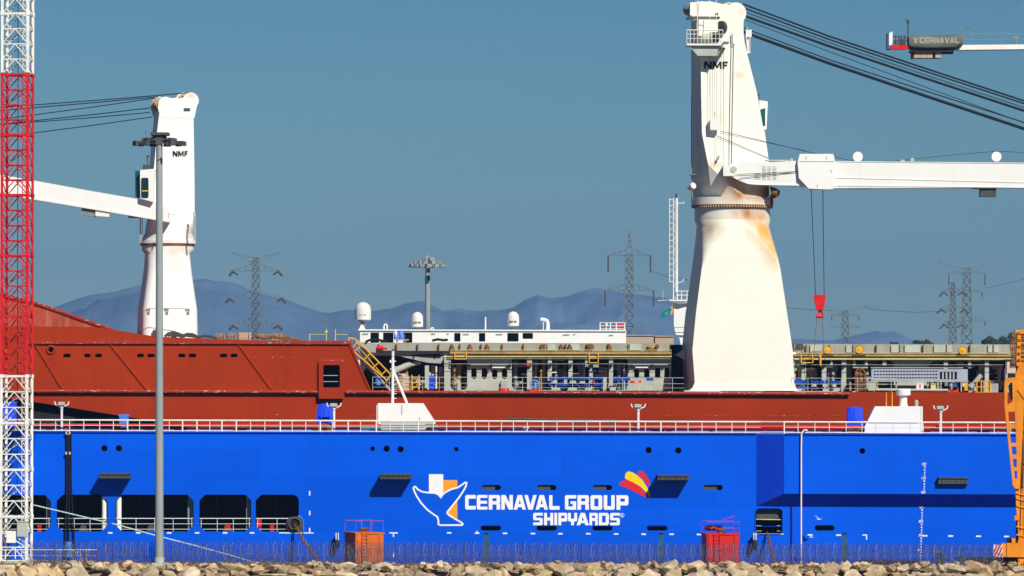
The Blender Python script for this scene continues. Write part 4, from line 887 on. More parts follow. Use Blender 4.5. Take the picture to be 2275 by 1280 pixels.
for (pts) in ([(560, 752), (566, 745), (575, 748), (590, 752)], [(590, 752), (604, 747), (618, 750), (640, 754)], [(625, 753), (636, 749), (650, 753), (664, 756)]): b.ptube(pts, 15.5, .14, 6)
tag(b.build('hose_heap', M['brown'], smooth=True), 'brown hoses heaped between the timber crates on the foredeck', 'hose')
b = MB()
for x, yt in ((688, 742), (725, 731), (745, 732)): b.pbar((x, 757), (x, yt), 15.5, .05)
b.pbar((688, 743), (725, 743), 15.5, .03); b.pbar((745, 743), (772, 744), 15.5, .035); b.pbar((722, 738), (728, 738), 15.5, .1)
tag(b.build('rail_stub', M['paleyellow']), 'thin yellowish handrail stubs on the foredeck edge left of the yellow stair', 'handrail')

# ------------------------------------------------------------------ DECK CRANES
def turn(b, pv, a, half):                                 # turn shapes with the tower they sit on, keeping its front face in place
    for v in b.v: v.x -= half * math.sin(a)
    b.rotz(pv, a)
# --- big white crane
YC = 19.0; TH = R(-6.5); TP = R(-4)
# (turned so that its left face just shows)
TH, TP = R(9), R(5)
base = U(1641, 868, YC); k = sc(YC)
crane = thing('deck_crane', base, 'tall white rust streaked ship crane with black lettering, right of the middle', 'crane', 'white ship cranes')
def rel(px, py, Y): return tuple(U(px, py, Y) - base)
mt_ped = paint('crane_pedestal_paint', (.80, .775, .66), .5, .025, .3, .06, (.66, .56, .36), patches=(
    (rel(1706, 505, 15.5), (2.4, 3.5, 2.4), 1.2, (.66, .33, .05)), (rel(1720, 545, 15.5), (1.5, 3, 2.8), 1.1, (.68, .38, .08)), (rel(1665, 470, 15.5), (2.2, 3, 1.4), 1.1, (.42, .17, .03)),
    (rel(1575, 510, 15.5), (1.7, 3, 1.4), .9, (.42, .30, .18)), (rel(1700, 470, 15.5), (1.2, 3, 1.0), .8, (.5, .20, .05))))
mt_tow = paint('crane_tower_paint', (.80, .78, .68), .5, .025, .3, .07, (.66, .55, .34), patches=(
    (rel(1632, 395, 15.5), (1.3, 3, 1.6), 1.2, (.42, .15, .03)), (rel(1650, 430, 15.5), (2.6, 3.4, 1.3), 1.1, (.42, .17, .03)), (rel(1700, 425, 15.5), (1.7, 3, 1.7), 1.1, (.40, .17, .04)),
    (rel(1642, 166, 16), (.7, 3, .5), .9, (.66, .45, .18)), (rel(1653, 147, 16), (.5, 3, .4), .5, (.66, .5, .25)), (rel(1585, 366, 16), (1.2, 3, .5), .6, (.6, .36, .14)), (rel(1600, 262, 16), (.6, 3, 1.6), .5, (.66, .5, .26)), (rel(1600, 110, 16), (.7, 3, 1.8), .5, (.66, .5, .26)), (rel(1647, 26, 16), (.6, 3, .5), .5, (.6, .36, .16))))
b = MB(); rings = []
for (py, xl, xr, d, th, rn) in ((868, 1510, 1770, 210, TP, .012), (862, 1517, 1764, 205, TP, .012), (850, 1522, 1760, 202, TP, .012), (780, 1517, 1757, 200, TP, .012), (700, 1525, 1745, 195, TP, .012), (600, 1539, 1730, 185, TP, .012), (575, 1541.5, 1726, 184, TP, .13), (550, 1542.5, 1721, 182, TP, .34), (525, 1543, 1716.5, 178, TP, .6), (505, 1543, 1713, 176, TP, .85), (490, 1543, 1711.5, 176, TP, 1), (463, 1543, 1710, 176, TP, 1)):
    rings.append(section(xl, xr, py, YC, d, th, rn))
b.loft(rings); b.build('pedestal', mt_ped, crane)
b = MB(); b.poly([(1522, 762), (1518, 775), (1508, 784), (1498, 788), (1522, 800)], YC + 1.5, .25); b.poly([(1755, 775), (1759, 781), (1770, 784), (1768, 787), (1756, 788)], YC - 2, .25); b.each('bracket', M['white_worn'], crane)
b = MB(); b.loft([section(1538, 1716, 462.8, YC, 176, 0, 1), section(1538, 1716, 456.5, YC, 176, 0, 1)]); b.build('slewing_ring', M['brown'], crane)
b = MB(); c = U(1627, 459.5, YC); rr_ = 89.5 * k
for i in range(90): a = 2 * math.pi * i / 90; p = c + Vector((math.cos(a) * rr_, math.sin(a) * rr_, 0)); b.bar(p + Vector((0, 0, -.13)), p + Vector((0, 0, .13)), .055, 6)
b.build('ring_bolts', M['cw'], crane)
b = MB(); b.loft([section(1535.5, 1717, 456.3, YC, 176, 0, 1), section(1535.5, 1717, 440, YC, 176, 0, 1)]); b.build('turntable', mt_tow, crane, smooth=True)
TT = ((440, 1537, 1712, 152, 0), (405, 1537, 1709, 146, 0), (370, 1537, 1707, 140, 0), (340, 1537, 1702, 134, 0), (300, 1537, 1695.5, 128, 0), (210, 1537, 1680, 118, 0), (120, 1537, 1657.5, 112, 0), (96, 1537, 1652, 110, 0), (75, 1537, 1650, 108, 0), (44, 1537, 1650, 108, 0))
def tower_ring(py, xl, xr, d):                            # five cornered ring: the front left corner is cut back low down
    W_ = (xr - xl) * k; dd = d * k; ww = (W_ - dd * math.sin(TH)) / math.cos(TH); c = U((xl + xr) / 2, py, YC)
    sh = max(0, (py - 300) / 140) * 24 * k; g = max(0, (py - 370) / 70)
    loc = [(-ww / 2, dd / 2), (-ww / 2 + sh, -dd / 2 + g * 34 * k), (-ww / 2 + sh + .02 + g * 62 * k, -dd / 2), (ww / 2 - g * 24 * k - .02, -dd / 2), (ww / 2 - .0, -dd / 2 + g * 30 * k), (ww / 2, dd / 2)]
    return [Vector((c.x + x * math.cos(TH) - y * math.sin(TH), c.y + x * math.sin(TH) + y * math.cos(TH), c.z)) for x, y in loc]
b = MB(); b.loft([tower_ring(*t_[:4]) for t_ in TT]); b.build('tower', mt_tow, crane)
piv = U(1594, 40, YC)
def face(px, py, off=0):                                  # point on the turned front face of the tower
    yy = min(max(py, 44), 440)
    for q, r_ in zip(TT[1:], TT):
        if q[0] <= yy <= r_[0]:
            f = (yy - q[0]) / (r_[0] - q[0]); cx = (q[1] + q[2]) / 2 * (1 - f) + (r_[1] + r_[2]) / 2 * f; d = q[3] * (1 - f) + r_[3] * f; break
    p = U(px, py, YC - d / 2 * k); p.y = YC - d / 2 * k / math.cos(TH) + (px - cx) * k * math.tan(TH) - off; return p
# sheave head: two cheek plates with a rounded right lobe
def cheek(Yc, dd):
    b = MB(); pts = [(1551, 46), (1551, 12), (1558, 5), (1575, 3), (1606, 9), (1612, 9)] + [(1636 + 23 * math.cos(R(a)), 29 - 24 * math.sin(R(a))) for a in range(130, -60, -15)] + [(1650, 55), (1650, 80), (1551, 80)]
    b.poly(pts, Yc, dd); return b
b = cheek(YC - 54 * k - .02, .35); turn(b, piv, TH, 54 * k); b.build('sheave_cheek', mt_tow, crane)
b = cheek(YC + 40 * k, .35); turn(b, piv, TH, 54 * k); b.build('sheave_cheek', mt_tow, crane)
b = MB()
for px, py, r in ((1636, 29, 22), (1545, 22, 14)):
    for j in range(5): b.disc(px, py, YC - 40 * k + j * .75, r, .35, 24)
turn(b, piv, TH, 54 * k); b.each('sheave', M['grey_mid'], crane)
b = MB(); b.pb(1533, 6, 1551, 36, YC - 48 * k, .3); b.pb(1540, 34, 1556, 40, YC - 48 * k, 3.5); b.pb(1534, 34, 1600, 37, YC - 62 * k, 1.5); turn(b, piv, TH, 54 * k); b.build('head_bracket', M['white_worn'], crane)
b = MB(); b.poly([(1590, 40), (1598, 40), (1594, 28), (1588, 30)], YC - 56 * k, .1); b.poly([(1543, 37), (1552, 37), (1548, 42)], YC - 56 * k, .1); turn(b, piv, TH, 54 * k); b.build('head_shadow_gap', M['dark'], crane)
b = MB(); c = face(1603, 62, .25); b.bar(c + Vector((-.12, -.1, 0)), c + Vector((.12, .1, 0)), .62, 20); b.build('guide_sheave', M['fender'], crane)
# platform with winch under the head
pl = MB(); pts = [(1526, 97), (1606, 97), (1606, 101), (1526, 101)]
pl.pb(1526, 97, 1606, 101, YC - 54 * k - 2.4, 2.5); pl.pb(1526, 97.2, 1540, 100.8, YC - 54 * k, 3); pf = pl.build('platform', M['white_worn'], crane)
b = MB()
for y, r in ((67, .05), (76, .03), (86, .03)):
    b.bar(U(1526, y, YC - 4.6), U(1605, y, YC - 4.6), r, 5); b.bar(U(1526, y, YC - 4.6), U(1526, y, YC + .5), r, 5); b.bar(U(1605, y, YC - 4.6), U(1605, y, YC - 2.4), r, 5)
for px in range(1526, 1607, 8): b.bar(U(px, 98, YC - 4.6), U(px, 67, YC - 4.6), .03, 4)
for j in range(5): b.bar(U(1526, 98, YC - 3.6 + j), U(1526, 67, YC - 3.6 + j), .035, 4)
for px in (1550, 1577, 1592): b.bar(U(px, 45, YC - 4.7), U(px, -4, YC - 4.7), .035, 4)
b.bar(U(1550, 7, YC - 4.7), U(1592, 7, YC - 4.7), .03, 4); b.bar(U(1549, 98, YC - 4.5), U(1549, 3, YC - 4.5), .05, 4)
b.build('platform_railing', M['rail'], pf)
b = MB(); b.poly([(1534, 101.5), (1600, 101.5), (1592, 124), (1552, 124)], YC - 4.3, 2.0)
for p, q in (((1530, 101), (1552, 125)), ((1604, 101), (1594, 124))): b.pbar(p, q, YC - 4.4, .05)
b.build('platform_bracket', M['grey_light'], pf)
b = MB(); b.pb(1577, 72, 1596, 93, YC - 54 * k - .35, .3); turn(b, piv, TH, 54 * k); b.build('winch_opening', M['dark'], crane)
b = MB(); q = face(1562, 84, .6); b.bar(q, q + Vector((.6, 0, 0)), .33, 14); b.bar(q + Vector((.65, 0, 0)), q + Vector((.75, 0, 0)), .5, 16); b.bar(q - Vector((.1, 0, 0)), q, .5, 16); b.build('winch', M['grey_light'], crane)
o = glyphs('lettering', [('n', 1564, 1581), ('M', 1583.5, 1603), ('F', 1605.5, 1617)], 137, 153.5, YC - 54 * k, M['text_dark'], crane)
for v in o.data.vertices:
    wv = v.co + base; px_ = 1137.5 + wv.x / sc(YC - 2.3); front = wv.y < YC - 54 * k + .006; py_ = 145; wv.y = face(px_, py_, .05 + .012 * front).y; v.co = wv - base
for (x0, y0, x1, y1, r) in ((1577, 125, 1577, 268, .016), (1582, 128, 1582, 268, .014), (1592, 125, 1592, 365, .014), (1607, 100, 1607, 370, .016), (1629, 98, 1624, 365, .045)):
    b = MB(); b.bar(face(x0, y0, .45), face(x1, y1, .45), r, 5); b.build('whip_rope', M['cable'], crane)
b = MB(); b.bar(face(1626, 75, .3), face(1627, 99, .3), .06, 5); b.bar(face(1627, 99, .3), face(1632, 99, .3), .05, 5); b.pb(1607, 92, 1620, 95, YC - 5.2, 2.5); b.build('rope_guide', M['grey_mid'], crane)
b = MB(); q = face(1587, 290, .9); b.box((q.x - .42, q.y, q.z), (q.x + .42, q.y + .55, q.z + 1.05)); q = face(1588, 262, .9); b.bar(q, q + Vector((0, 0, .5)), .1, 6); b.build('rope_weight', M['white_worn'], crane)
b = MB(); q = face(1596, 352, .5); b.poly([(1592, 358), (1592, 352), (1597, 345), (1599, 347), (1597, 354)], q.y, .06); b.build('rope_lug', M['grey_mid'], crane)
# left side ladder with hoops, searchlight
b = MB()
for px in (1536.5,):
    for off in (0, .5): b.bar(U(px, 300 + 140, YC - 1 + off), U(px, 215, YC - 1 + off), .05, 4)
for y in range(215, 440, 14): b.bar(U(1535.5, y, YC - 1.1), U(1535.5, y, YC - .4), .06, 4)
b.pb(1531, 386.5, 1545, 388.5, YC - 1.5, 1.5); b.build('ladder', M['grey_mid'], crane)
b = MB(); q = U(1538, 415, YC - 2); b.bar(q + Vector((-.25, .2, -.1)), q + Vector((.1, -.3, .1)), .25, 12, .3); b.bar(q, U(1537, 440, YC - 1), .05); b.build('searchlight', M['rail'], crane)
# cab on the right
b = MB()
b.poly([(1687, 223), (1705, 225), (1706, 231), (1703, 288), (1693, 288), (1690, 282), (1700, 280), (1700, 240), (1688, 244)], YC - 1.6, 2.6); cb = b.build('cab', M['white'], crane)
b = MB(); b.poly([(1685, 244), (1700, 240), (1699.5, 281), (1692, 281)], YC - 1.5, 2.4); b.build('window', M['teal_glass'], cb)
b = MB(); b.pb(1679, 208, 1687, 222, YC - 1.2, .9); b.pbar((1690, 224), (1695, 228), YC - 1.4, .05); b.build('cab_lamp', M['fender'], cb)
b = MB(); q = U(1663, 66, YC - 1); b.pb(1657, 66, 1670, 82, YC - 1.8, .8); b.pb(1658, 88, 1667, 118, YC - 1.7, .2); b.pbar((1660, 60), (1660, 66), YC - 1.5, .03); b.pbar((1658, 82), (1661, 112), YC - 1.8, .04); b.pbar((1666, 82), (1666, 112), YC - 1.8, .04); b.build('side_ledge', M['rail'], crane)
b = MB(); b.pbar((1694, 290), (1703, 357), YC - 1.5, .04); b.pbar((1698, 290), (1707, 357), YC - 1.5, .04)
for i in range(12): f = i / 11; b.pbar((1694 + 9 * f, 290 + 67 * f), (1698 + 9 * f, 290 + 67 * f), YC - 1.5, .03)
b.build('ladder', M['rail'], crane)
# jib
YJ = YC - 3.9
mj = paint('crane_jib_paint', (.78, .78, .73), .5, .03, .5, .1, (.6, .5, .34))
b = MB(); b.poly([(1622, 368), (1626, 363), (1640, 362), (1700, 361), (1775, 357), (1852, 360), (2330, 362), (2330, 417), (1852, 418), (1775, 414), (1724, 411), (1662, 409), (1640, 400), (1624, 392)], YJ, 1.8); jb = b.build('jib', mj, crane)
b = MB(); b.poly([(1662, 410), (1724, 412), (2330, 418), (2330, 416), (1724, 409)], YJ - .05, 1.9); b.bar(U(1775, 358, YJ - .02), U(2330, 363, YJ - .02), .05, 4); b.bar(U(1854, 395, YJ - .03), U(2330, 407, YJ - .03), .03, 4); b.pb(2119, 377, 2121, 413, YJ - .02, .02); b.build('jib_flange', M['white_worn'], jb)
b = MB(); b.pb(1607, 367, 1631, 391, YJ - .9, 1.6); b.build('jib_foot', mj, jb)
b = MB(); q = U(1630, 377, YJ - .95); b.bar(q, q + Vector((0, .3, 0)), .3, 16); b.build('jib_pin', M['grey_light'], jb)
b = MB(); b.poly([(1777, 342), (1851, 342), (1853, 348), (1855, 358), (1851, 420), (1840, 421), (1797, 419), (1775, 396), (1772, 360)], YJ - .45, 2.7); hd = b.build('jib_saddle', M['white'], jb)
b = MB(); b.pb(1776, 358.5, 1853, 359.6, YJ - .47, .02)
for x, y in ((1790, 348), (1836, 348), (1815, 410), (1846, 378)): b.pb(x, y, x + 1.5, y + 6, YJ - .47, .02)
b.each('saddle_bolts', M['grey_mid'], hd)
for x in (1906, 2214):
    b = MB(); b.disc(x, 348, YJ + .5, 11, .5, 24); b.build('jib_roller', M['white'], jb)
b = MB(); b.disc(2027, 355, YJ + .5, 4.5, .3, 12); b.pb(2001, 355, 2010, 360, YJ + .4, .6); b.pb(1700, 355, 1760, 358, YJ + .3, .9); b.pb(1755, 352, 1762, 361, YJ + .2, .3); b.build('jib_fitting', M['grey_light'], jb)
b = MB(); b.pb(2178, 418, 2213, 437, YJ + .1, 1.4); b.pb(2164, 416.6, 2216, 419, YJ - .1, 1.9); b.build('jib_lamp_box', M['fender'], jb)
b = MB(); b.pb(1884, 417.5, 1934, 420, YJ + .2, 1); b.build('jib_lamp_box', M['rail'], jb)
b = MB()
for col in range(3):
    for i in range(11): b.pb(1693 + col * 11.5, 370 + i * 2.9, 1693 + col * 11.5 + 8.5 + rnd.uniform(-1.5, 1), 371.4 + i * 2.9, YJ - .012, .008)
for i in range(5): b.pb(1675, 386 + i * 2.9, 1690 - rnd.uniform(0, 6), 387.4 + i * 2.9, YJ - .012, .008)
b.build('load_table', M['text_grey'], jb)
b = MB()
for p, q in (((1632, 388), (1772, 381)), ((1642, 396), (1780, 380))): b.pbar(p, q, YJ - .15, .025)
b.build('jib_rope', M['cable'], jb)
b = MB(); b.bar(face(1600, 292, .6), U(1815, 342, YJ), .03, 5); b.bar(face(1598, 296, .6), U(1790, 335, YJ), .02, 5); b.build('jib_rope', M['cable'], jb)
b = MB(); b.ptube([(1855, 349), (1905, 360), (1990, 358), (2100, 346), (2214, 336), (2300, 340)], YJ + .9, .03, 4); b.build('jib_rope', M['cable'], jb)
b = MB(); b.poly([(1712, 414), (1722, 417), (1733, 424), (1732, 436), (1720, 440), (1704, 438), (1716, 430)], YC - 3.0, 1.6); b.bar(U(1716, 428, YC - 3.2), U(1727, 428, YC - 3.2), .25, 10); b.pb(1709, 438, 1718, 456, YC - 1.5, 2); b.build('slewing_motor', M['brown'], crane)
# luffing cables to the right, each its own rope
for (y0, y1, y2, r) in ((11, 80, 224, .085), (19, 87, 230, .075), (27, 94, 239, .04), (36, 102, 246, .12), (44, 114, 273, .035), (62, 132, 272, .055), (71, 140, 286, .15)):
    b = MB(); b.tube([U(1650 if y0 < 60 else 1646, y0 - 2, YC - 1), U(1840, y1, YC - 1), U(2057, (y1 + y2) / 2 - 1 + 1.5, YC - 1), U(2330, y2 + (y2 - y1) * 55 / 435, YC - 1)], r, 6); b.build('luffing_cable', M['cable'], crane)
# hook block on its two ropes
b = MB(); b.pbar((1802, 420), (1812, 658), YJ + .9, .035); b.pbar((1828, 420), (1831, 658), YJ + .9, .035); b.build('hoist_rope', M['cable'], crane)
b = MB(); b.poly([(1807, 655), (1836, 655), (1829, 689), (1813, 689)], YJ + .6, .55); hb = b.build('hook_block', M['red'], crane)
b = MB(); b.bar(U(1821, 688, YJ + .9), U(1821, 696, YJ + .9), .16, 8); pts = [U(1821 + 7 * math.cos(R(a)), 698 + 7 * math.sin(R(a)), YJ + .9) for a in range(-100, 200, 20)]; b.tube(pts, .11, 8); b.bar(U(1812, 703, YJ + .9), U(1830, 703, YJ + .9), .14, 8); b.build('hook', M['red'], hb, smooth=True)
b = MB(); b.pbar((1815, 703), (1807, 800), YJ + .9, .03); b.pbar((1826, 703), (1832, 800), YJ + .9, .03); b.pbar((1803, 781), (1824, 781), YJ + .9, .03); b.build('sling', M['brown'], hb)

# --- left white crane
YL = 27.0; kl = sc(YL); base2 = U(372, 757, YL); TL = R(10)
crane2 = thing('deck_crane', base2, 'smaller white ship crane on the left behind the grey lamp mast, jib pointing left', 'crane', 'white ship cranes')
def rel2(px, py): return tuple(U(px, py, YL - 2.4) - base2)
mp2 = paint('left_crane_paint', (.80, .81, .77), .5, .02, .3, .02, (.66, .58, .42), patches=((rel2(405, 555), (1.6, 3, 1.0), .6, (.5, .26, .12)), (rel2(345, 233), (.9, 3, .7), .6, (.55, .42, .26)), (rel2(424, 212), (.8, 3, .4), .6, (.55, .42, .26)), (rel2(376, 520), (.5, 3, 1.4), .5, (.6, .46, .28))))
b = MB(); rings = []
for (py, xl, xr, d, rn) in ((757, 299, 444, 128, .3), (735, 299.5, 444, 128, .3), (690, 301, 443, 124, .3), (650, 307, 437, 118, .32), (610, 313, 431, 112, .36), (585, 315, 429, 112, .5), (565, 315, 429, 113, .8), (556, 315, 430, 114, 1), (546, 315, 430, 114, 1)):
    rings.append(section(xl, xr, py, YL, d, TL, rn))
b.loft(rings); b.build('pedestal', mp2, crane2)
b = MB(); b.loft([section(312, 432, 546, YL, 118, 0, 1), section(312, 432, 542, YL, 118, 0, 1)]); b.build('slewing_ring', M['brown'], crane2)
b = MB(); b.loft([section(310.5, 435, 541.8, YL, 118, 0, 1), section(310.5, 435, 534, YL, 118, 0, 1)]); b.build('turntable', mp2, crane2, smooth=True)
b = MB(); rings = []
for (py, xl, xr, d, rn) in ((534, 313, 433, 118, 1), (520, 315, 434, 112, .7), (500, 320, 435, 104, .3), (480, 325, 435, 98, .03), (400, 327, 434.5, 96, .012), (300, 335, 433, 96, .012), (250, 341, 432, 96, .012), (236, 343, 432, 96, .012)):
    rings.append(section(xl, xr, py, YL, d, TL, rn))
b.loft(rings); b.build('tower', mp2, crane2)
piv2 = U(385, 236, YL)
def cheek2(Yc):
    b = MB(); pts = [(357, 262), (350, 240)] + [(368 + 17 * math.cos(R(a)), 232 - 17 * math.sin(R(a))) for a in range(180, 40, -20)] + [(386, 219), (402, 218)] + [(424 + 18 * math.cos(R(a)), 223 - 18 * math.sin(R(a))) for a in range(160, -60, -20)] + [(432, 262)]
    b.poly(pts, Yc, .3); return b
for yy in (YL - 48 * kl - .03, YL + 40 * kl):
    b = cheek2(yy); turn(b, piv2, TL, 48 * kl); b.build('sheave_cheek', mp2, crane2)
b = MB()
for px, py, r in ((364, 233, 16), (422, 223, 15)):
    for j in range(4): b.disc(px, py, YL - 40 * kl + j * .9, r, .4, 24)
turn(b, piv2, TL, 48 * kl); b.each('sheave', M['cw'], crane2)
b = MB(); b.pb(408, 240, 422, 247, YL - 48 * kl - .06, .1); turn(b, piv2, TL, 48 * kl); b.build('head_vent', M['fender'], crane2)
o = glyphs('lettering', [('n', 384, 394.5), ('M', 396, 408), ('F', 410, 417)], 335.5, 347.5, YL - 48 * kl, M['text_dark'], crane2)
for v in o.data.vertices:
    wv = v.co + base2; wv.y = YL - 48 * kl / math.cos(TL) + (wv.x - piv2.x) * math.tan(TL) - .05; v.co = wv - base2
b = MB(); YF = YL - 6.2
for x0 in (323, 364, 411):
    b.pb(x0, 686, x0 + 10, 692, YF + .6, .5); b.pb(x0 + 3, 693, x0 + 9, 700, YF + .7, .4)
b.pbar((330, 685), (412, 685), YF + 1.2, .03); b.each('wall_lamp', M['grey_mid'], crane2)
b = MB(); b.pbar((375, 477), (390, 478), YL - 5.4, .04); b.pbar((375, 472), (375, 484), YL - 5.4, .04)
for x in (433.5, 430): b.pbar((x, 470), (x + 1, 533), YL - 3.2, .05)
for i in range(8): b.pbar((430, 475 + i * 8), (434.5, 475 + i * 8), YL - 3.2, .035)
b.pbar((312, 485), (311, 540), YL - 2, .06); b.pbar((316, 485), (315, 540), YL - 2, .04); b.build('ladder', M['grey_light'], crane2)
YJ2 = YL - 3.6
b = MB(); b.poly([(-60, 378), (75, 401), (200, 424), (345, 449), (372, 462), (377, 492), (345, 486), (300, 480), (180, 461), (75, 442), (-60, 419)], YJ2, 1.7); j2 = b.build('jib', M['white'], crane2)
b = MB(); b.poly([(-60, 416), (75, 439), (300, 477), (376, 491), (376, 494), (300, 481), (75, 443.5), (-60, 421)], YJ2 - .06, 1.9); b.build('jib_flange', M['white_worn'], j2)
b = MB(); b.poly([(212, 464), (243, 469), (243, 482), (212, 480)], YJ2 + .1, 1.3); b.build('jib_lamp_box', M['white'], j2)
b = MB(); b.poly([(181, 460), (212, 465), (212, 482), (181, 478)], YJ2 + .25, 1.2); b.pb(285, 478, 310, 484, YJ2 + .3, 1); b.each('jib_lamp_box', M['grey_mid'], j2)
b = MB(); b.poly([(311, 378), (344, 375), (340, 449), (312, 441)], YL - 4.2, 2.3); cb = b.build('cab', M['white'], crane2)
b = MB(); b.poly(rr(313.5, 395, 330, 440, 4), YL - 4.24, .05); b.build('window', M['glass'], cb)
b = MB(); b.pb(315, 423, 329, 425.5, YL - 4.27, .02); b.build('window_bar', M['yellow'], cb)
b = MB(); b.poly([(300, 380), (311, 378), (311, 441), (300, 438)], YL - 3.4, 1.6); b.build('window', M['teal_glass'], cb)
b = MB(); b.pb(317, 366, 331, 377, YL - 3.6, .9); b.pbar((328, 366), (328, 346), YL - 3.4, .05); b.pb(325, 345, 331, 349, YL - 3.5, .15); b.build('cab_lamp', M['fender'], cb)
for (xr, yr, yl, r) in ((424, 206, 233, .05), (352, 215, 239, .05), (346, 218, 255, .045), (333, 240, 268, .05), (333, 250, 271, .045), (338, 260, 295, .045)):
    b = MB(); f = (75 + 60) / (xr - 75); b.tube([U(xr, yr, YL - 1), U((xr + 75) / 2, (yr + yl) / 2 + 1, YL - 1), U(-60, yl + (yl - yr) * f, YL - 1)], r, 5); b.build('luffing_cable', M['cable'], crane2)

# ------------------------------------------------------------------ BEHIND: white vessel, masts, pylons, trees
YW = 125.0
ves = thing('white_vessel', U(1100, 770, YW + 6), 'low white vessel superstructure with dark windows seen over the red ship', 'ship')
wins = [(823, 842, 739, 762), (851, 874, 739, 762), (896, 916, 739, 762), (1009, 1023, 740, 759), (1064, 1078, 740, 759), (1127, 1152, 740, 759), (1161, 1184, 740, 753)]
plate('deckhouse_wall', [[(800, 733.5), (1391, 736), (1391, 800), (800, 800)]] + [rr(a, y0, c, y1, 1) for a, c, y0, y1 in wins], YW, .15, M['white'], ves)
b = MB(); b.loft([[U(x, 800, YW) + Vector((0, dy, dz)) for x, dy in ((690, 5), (780, -1), (1560, -1), (1600, 1), (1600, 10), (1560, 12), (780, 12))] for dz in (0, -21.5)]); b.build('hull', M['white_worn'], ves)
b = MB(); b.pb(801, 735, 1390, 800, YW + 3, 8); b.build('deckhouse_inside', M['glass'], ves)
b = MB(); b.pb(796, 732.5, 1391, 735.5, YW - .2, 8); b.build('deckhouse_roof', M['white'], ves)
b = MB()
for x0, x1, y in ((803, 817, 741), (955, 966, 741), (1026, 1041, 742), (1100, 1115, 742), (1249, 1264, 743), (1272, 1277, 742), (1351, 1361, 744), (991, 996, 741)): b.poly([(x0, y + 3), (x0 + 3, y), (x1 + 2, y), (x1, y + 3)], YW - .03, .02)
b.each('wall_vent', M['grey_mid'], ves)
b = MB(); b.ptube([(853, 733), (853, 724), (855, 720.5), (858, 720.5), (860, 724), (860, 733)], YW + 1, .09, 6); b.ptube([(957, 733), (958, 729), (962, 728), (964, 734)], YW + 1, .08, 6)
b.pbar((1078.5, 734), (1078.5, 704), YW + 1, .09, 6); b.poly([(797, 733), (803, 720), (808, 724), (812, 733)], YW + .5, .4); b.build('roof_pipe', M['rail'], ves)
b = MB(); b.ptube([(1217, 736), (1217, 718), (1215, 713), (1211, 711), (1201, 709.5)], YW + 1, .22, 10); b.pbar((1207, 735), (1207, 712), YW + 1, .05); b.build('vent_horn', M['white'], ves, smooth=True)
b = MB()
for x in (1333, 1356, 1369, 1388): b.pbar((x, 737), (x, 716), YW + .5, .07)
for y in (717, 724, 731): b.pbar((1333, y), (1388, y), YW + .5, .04)
b.build('roof_rail', M['rail'], ves); b = MB(); b.plathe(1347, YW + .5, [(1, 736), (1, 725), (3, 724), (3, 719), (.1, 718)], 10); b.build('roof_lamp', M['white'], ves)
b = MB(); b.pb(1368, 719, 1388, 723, YW + 1, .3); b.pb(1368, 727, 1388, 731, YW + 1, .3); b.pb(1335, 730, 1340, 734, YW + 1, .3); b.each('life_raft', M['redpipe'], ves)
for (x, yt, yb, w_, lab) in ((806.5, 671, 712, 36, 'largest and leftmost of the white radomes'), (927, 693, 727, 26, 'white radome beside the far grey lamp mast'), (1140, 692, 725, 27, 'rightmost white radome, in front of the mountain saddle')):
    t = thing('radome', U(x, yb, YW + 1.5), lab, 'radome', 'radomes on the white vessel')
    h = yb - yt; hw = w_ / 2; prof = [(hw * .86, yb), (hw * .97, yb - h * .04), (hw, yb - h * .3), (hw * .98, yb - h * .58)]
    prof += [(hw * .98 * math.cos(R(a)), yb - h * .58 - h * .42 * math.sin(R(a))) for a in (15, 30, 45, 60, 75, 88)]
    b = MB(); b.plathe(x, YW + 1.5, prof, 28); b.build('dome', M['radome'], t, smooth=True)
    b = MB(); b.plathe(x, YW + 1.5, [(hw * .3, yb + 16 if w_ > 30 else yb + 8), (hw * .25, yb + 4), (hw * .7, yb + .2), (.1, yb + .1)], 14); b.build('pedestal', M['grey_mid'], t)
    if w_ < 30: text('lettering', 'SAILOR', x - 8, x + 8, yb - 12.5, yb - 8.5, YW + 1.5 - hw * sc(YW) * .97 - .05, M['text_dark'], t, .12, .01)
    else:
        b = MB(); yf = YW + 1.5 - hw * sc(YW) * .97 - .03
        for i in range(6): b.pb(x - 7 + i * 2.4, yb - 13.5, x - 5.2 + i * 2.4, yb - 11.5, yf, .1)
        b.build('faded_mark', M['text_grey'], t)
# bridge wing and lattice signal mast beside the big crane
b = MB(); b.poly([(1497, 668), (1540, 668), (1540, 738), (1500, 738), (1497, 722)], YW, 3); b.poly([(1483, 665.5), (1540, 666), (1540, 669), (1512, 676), (1496, 672)], YW - .6, 3.5); b.poly([(1500, 738), (1540, 738), (1540, 746), (1502, 744)], YW + .1, 2.6); b.poly([(1508, 744), (1540, 746), (1540, 801), (1520, 801)], YW + .4, 2); b.build('bridge_wing', M['white'], ves)
b = MB(); b.poly([(1487, 668.5), (1496, 672.5), (1512, 676.5), (1530, 669)], YW - .62, .03); b.pb(1498, 727, 1540, 728, YW - .03, .03); b.build('wing_underside', M['grey_mid'], ves)
b = MB()
for y in (647, 656): b.pbar((1503, y), (1540, y), YW + .2, .05)
for x in (1504, 1514, 1526, 1538): b.pbar((x, 668), (x, 647), YW + .2, .05)
b.pbar((1465, 668), (1485, 667), YW, .04); b.pbar((1473, 665), (1473, 645), YW, .02); b.disc(1463, 668, YW, 1.3, .2, 8); b.build('wing_rail', M['rail'], ves)
b = MB()
for x, r in ((1487.5, .06), (1496, .06), (1503, .16)): b.pbar((x, 665 if x > 1490 else 625), (x, 440), YW + .5, r, 6)
for y in range(444, 630, 13): b.pbar((1487.5, y), (1496, y), YW + .5, .045); b.pbar((1496, y + 6), (1503, y), YW + .5, .04)
for y in range(450, 660, 26): b.pbar((1496, y), (1503, y + 13), YW + .6, .04)
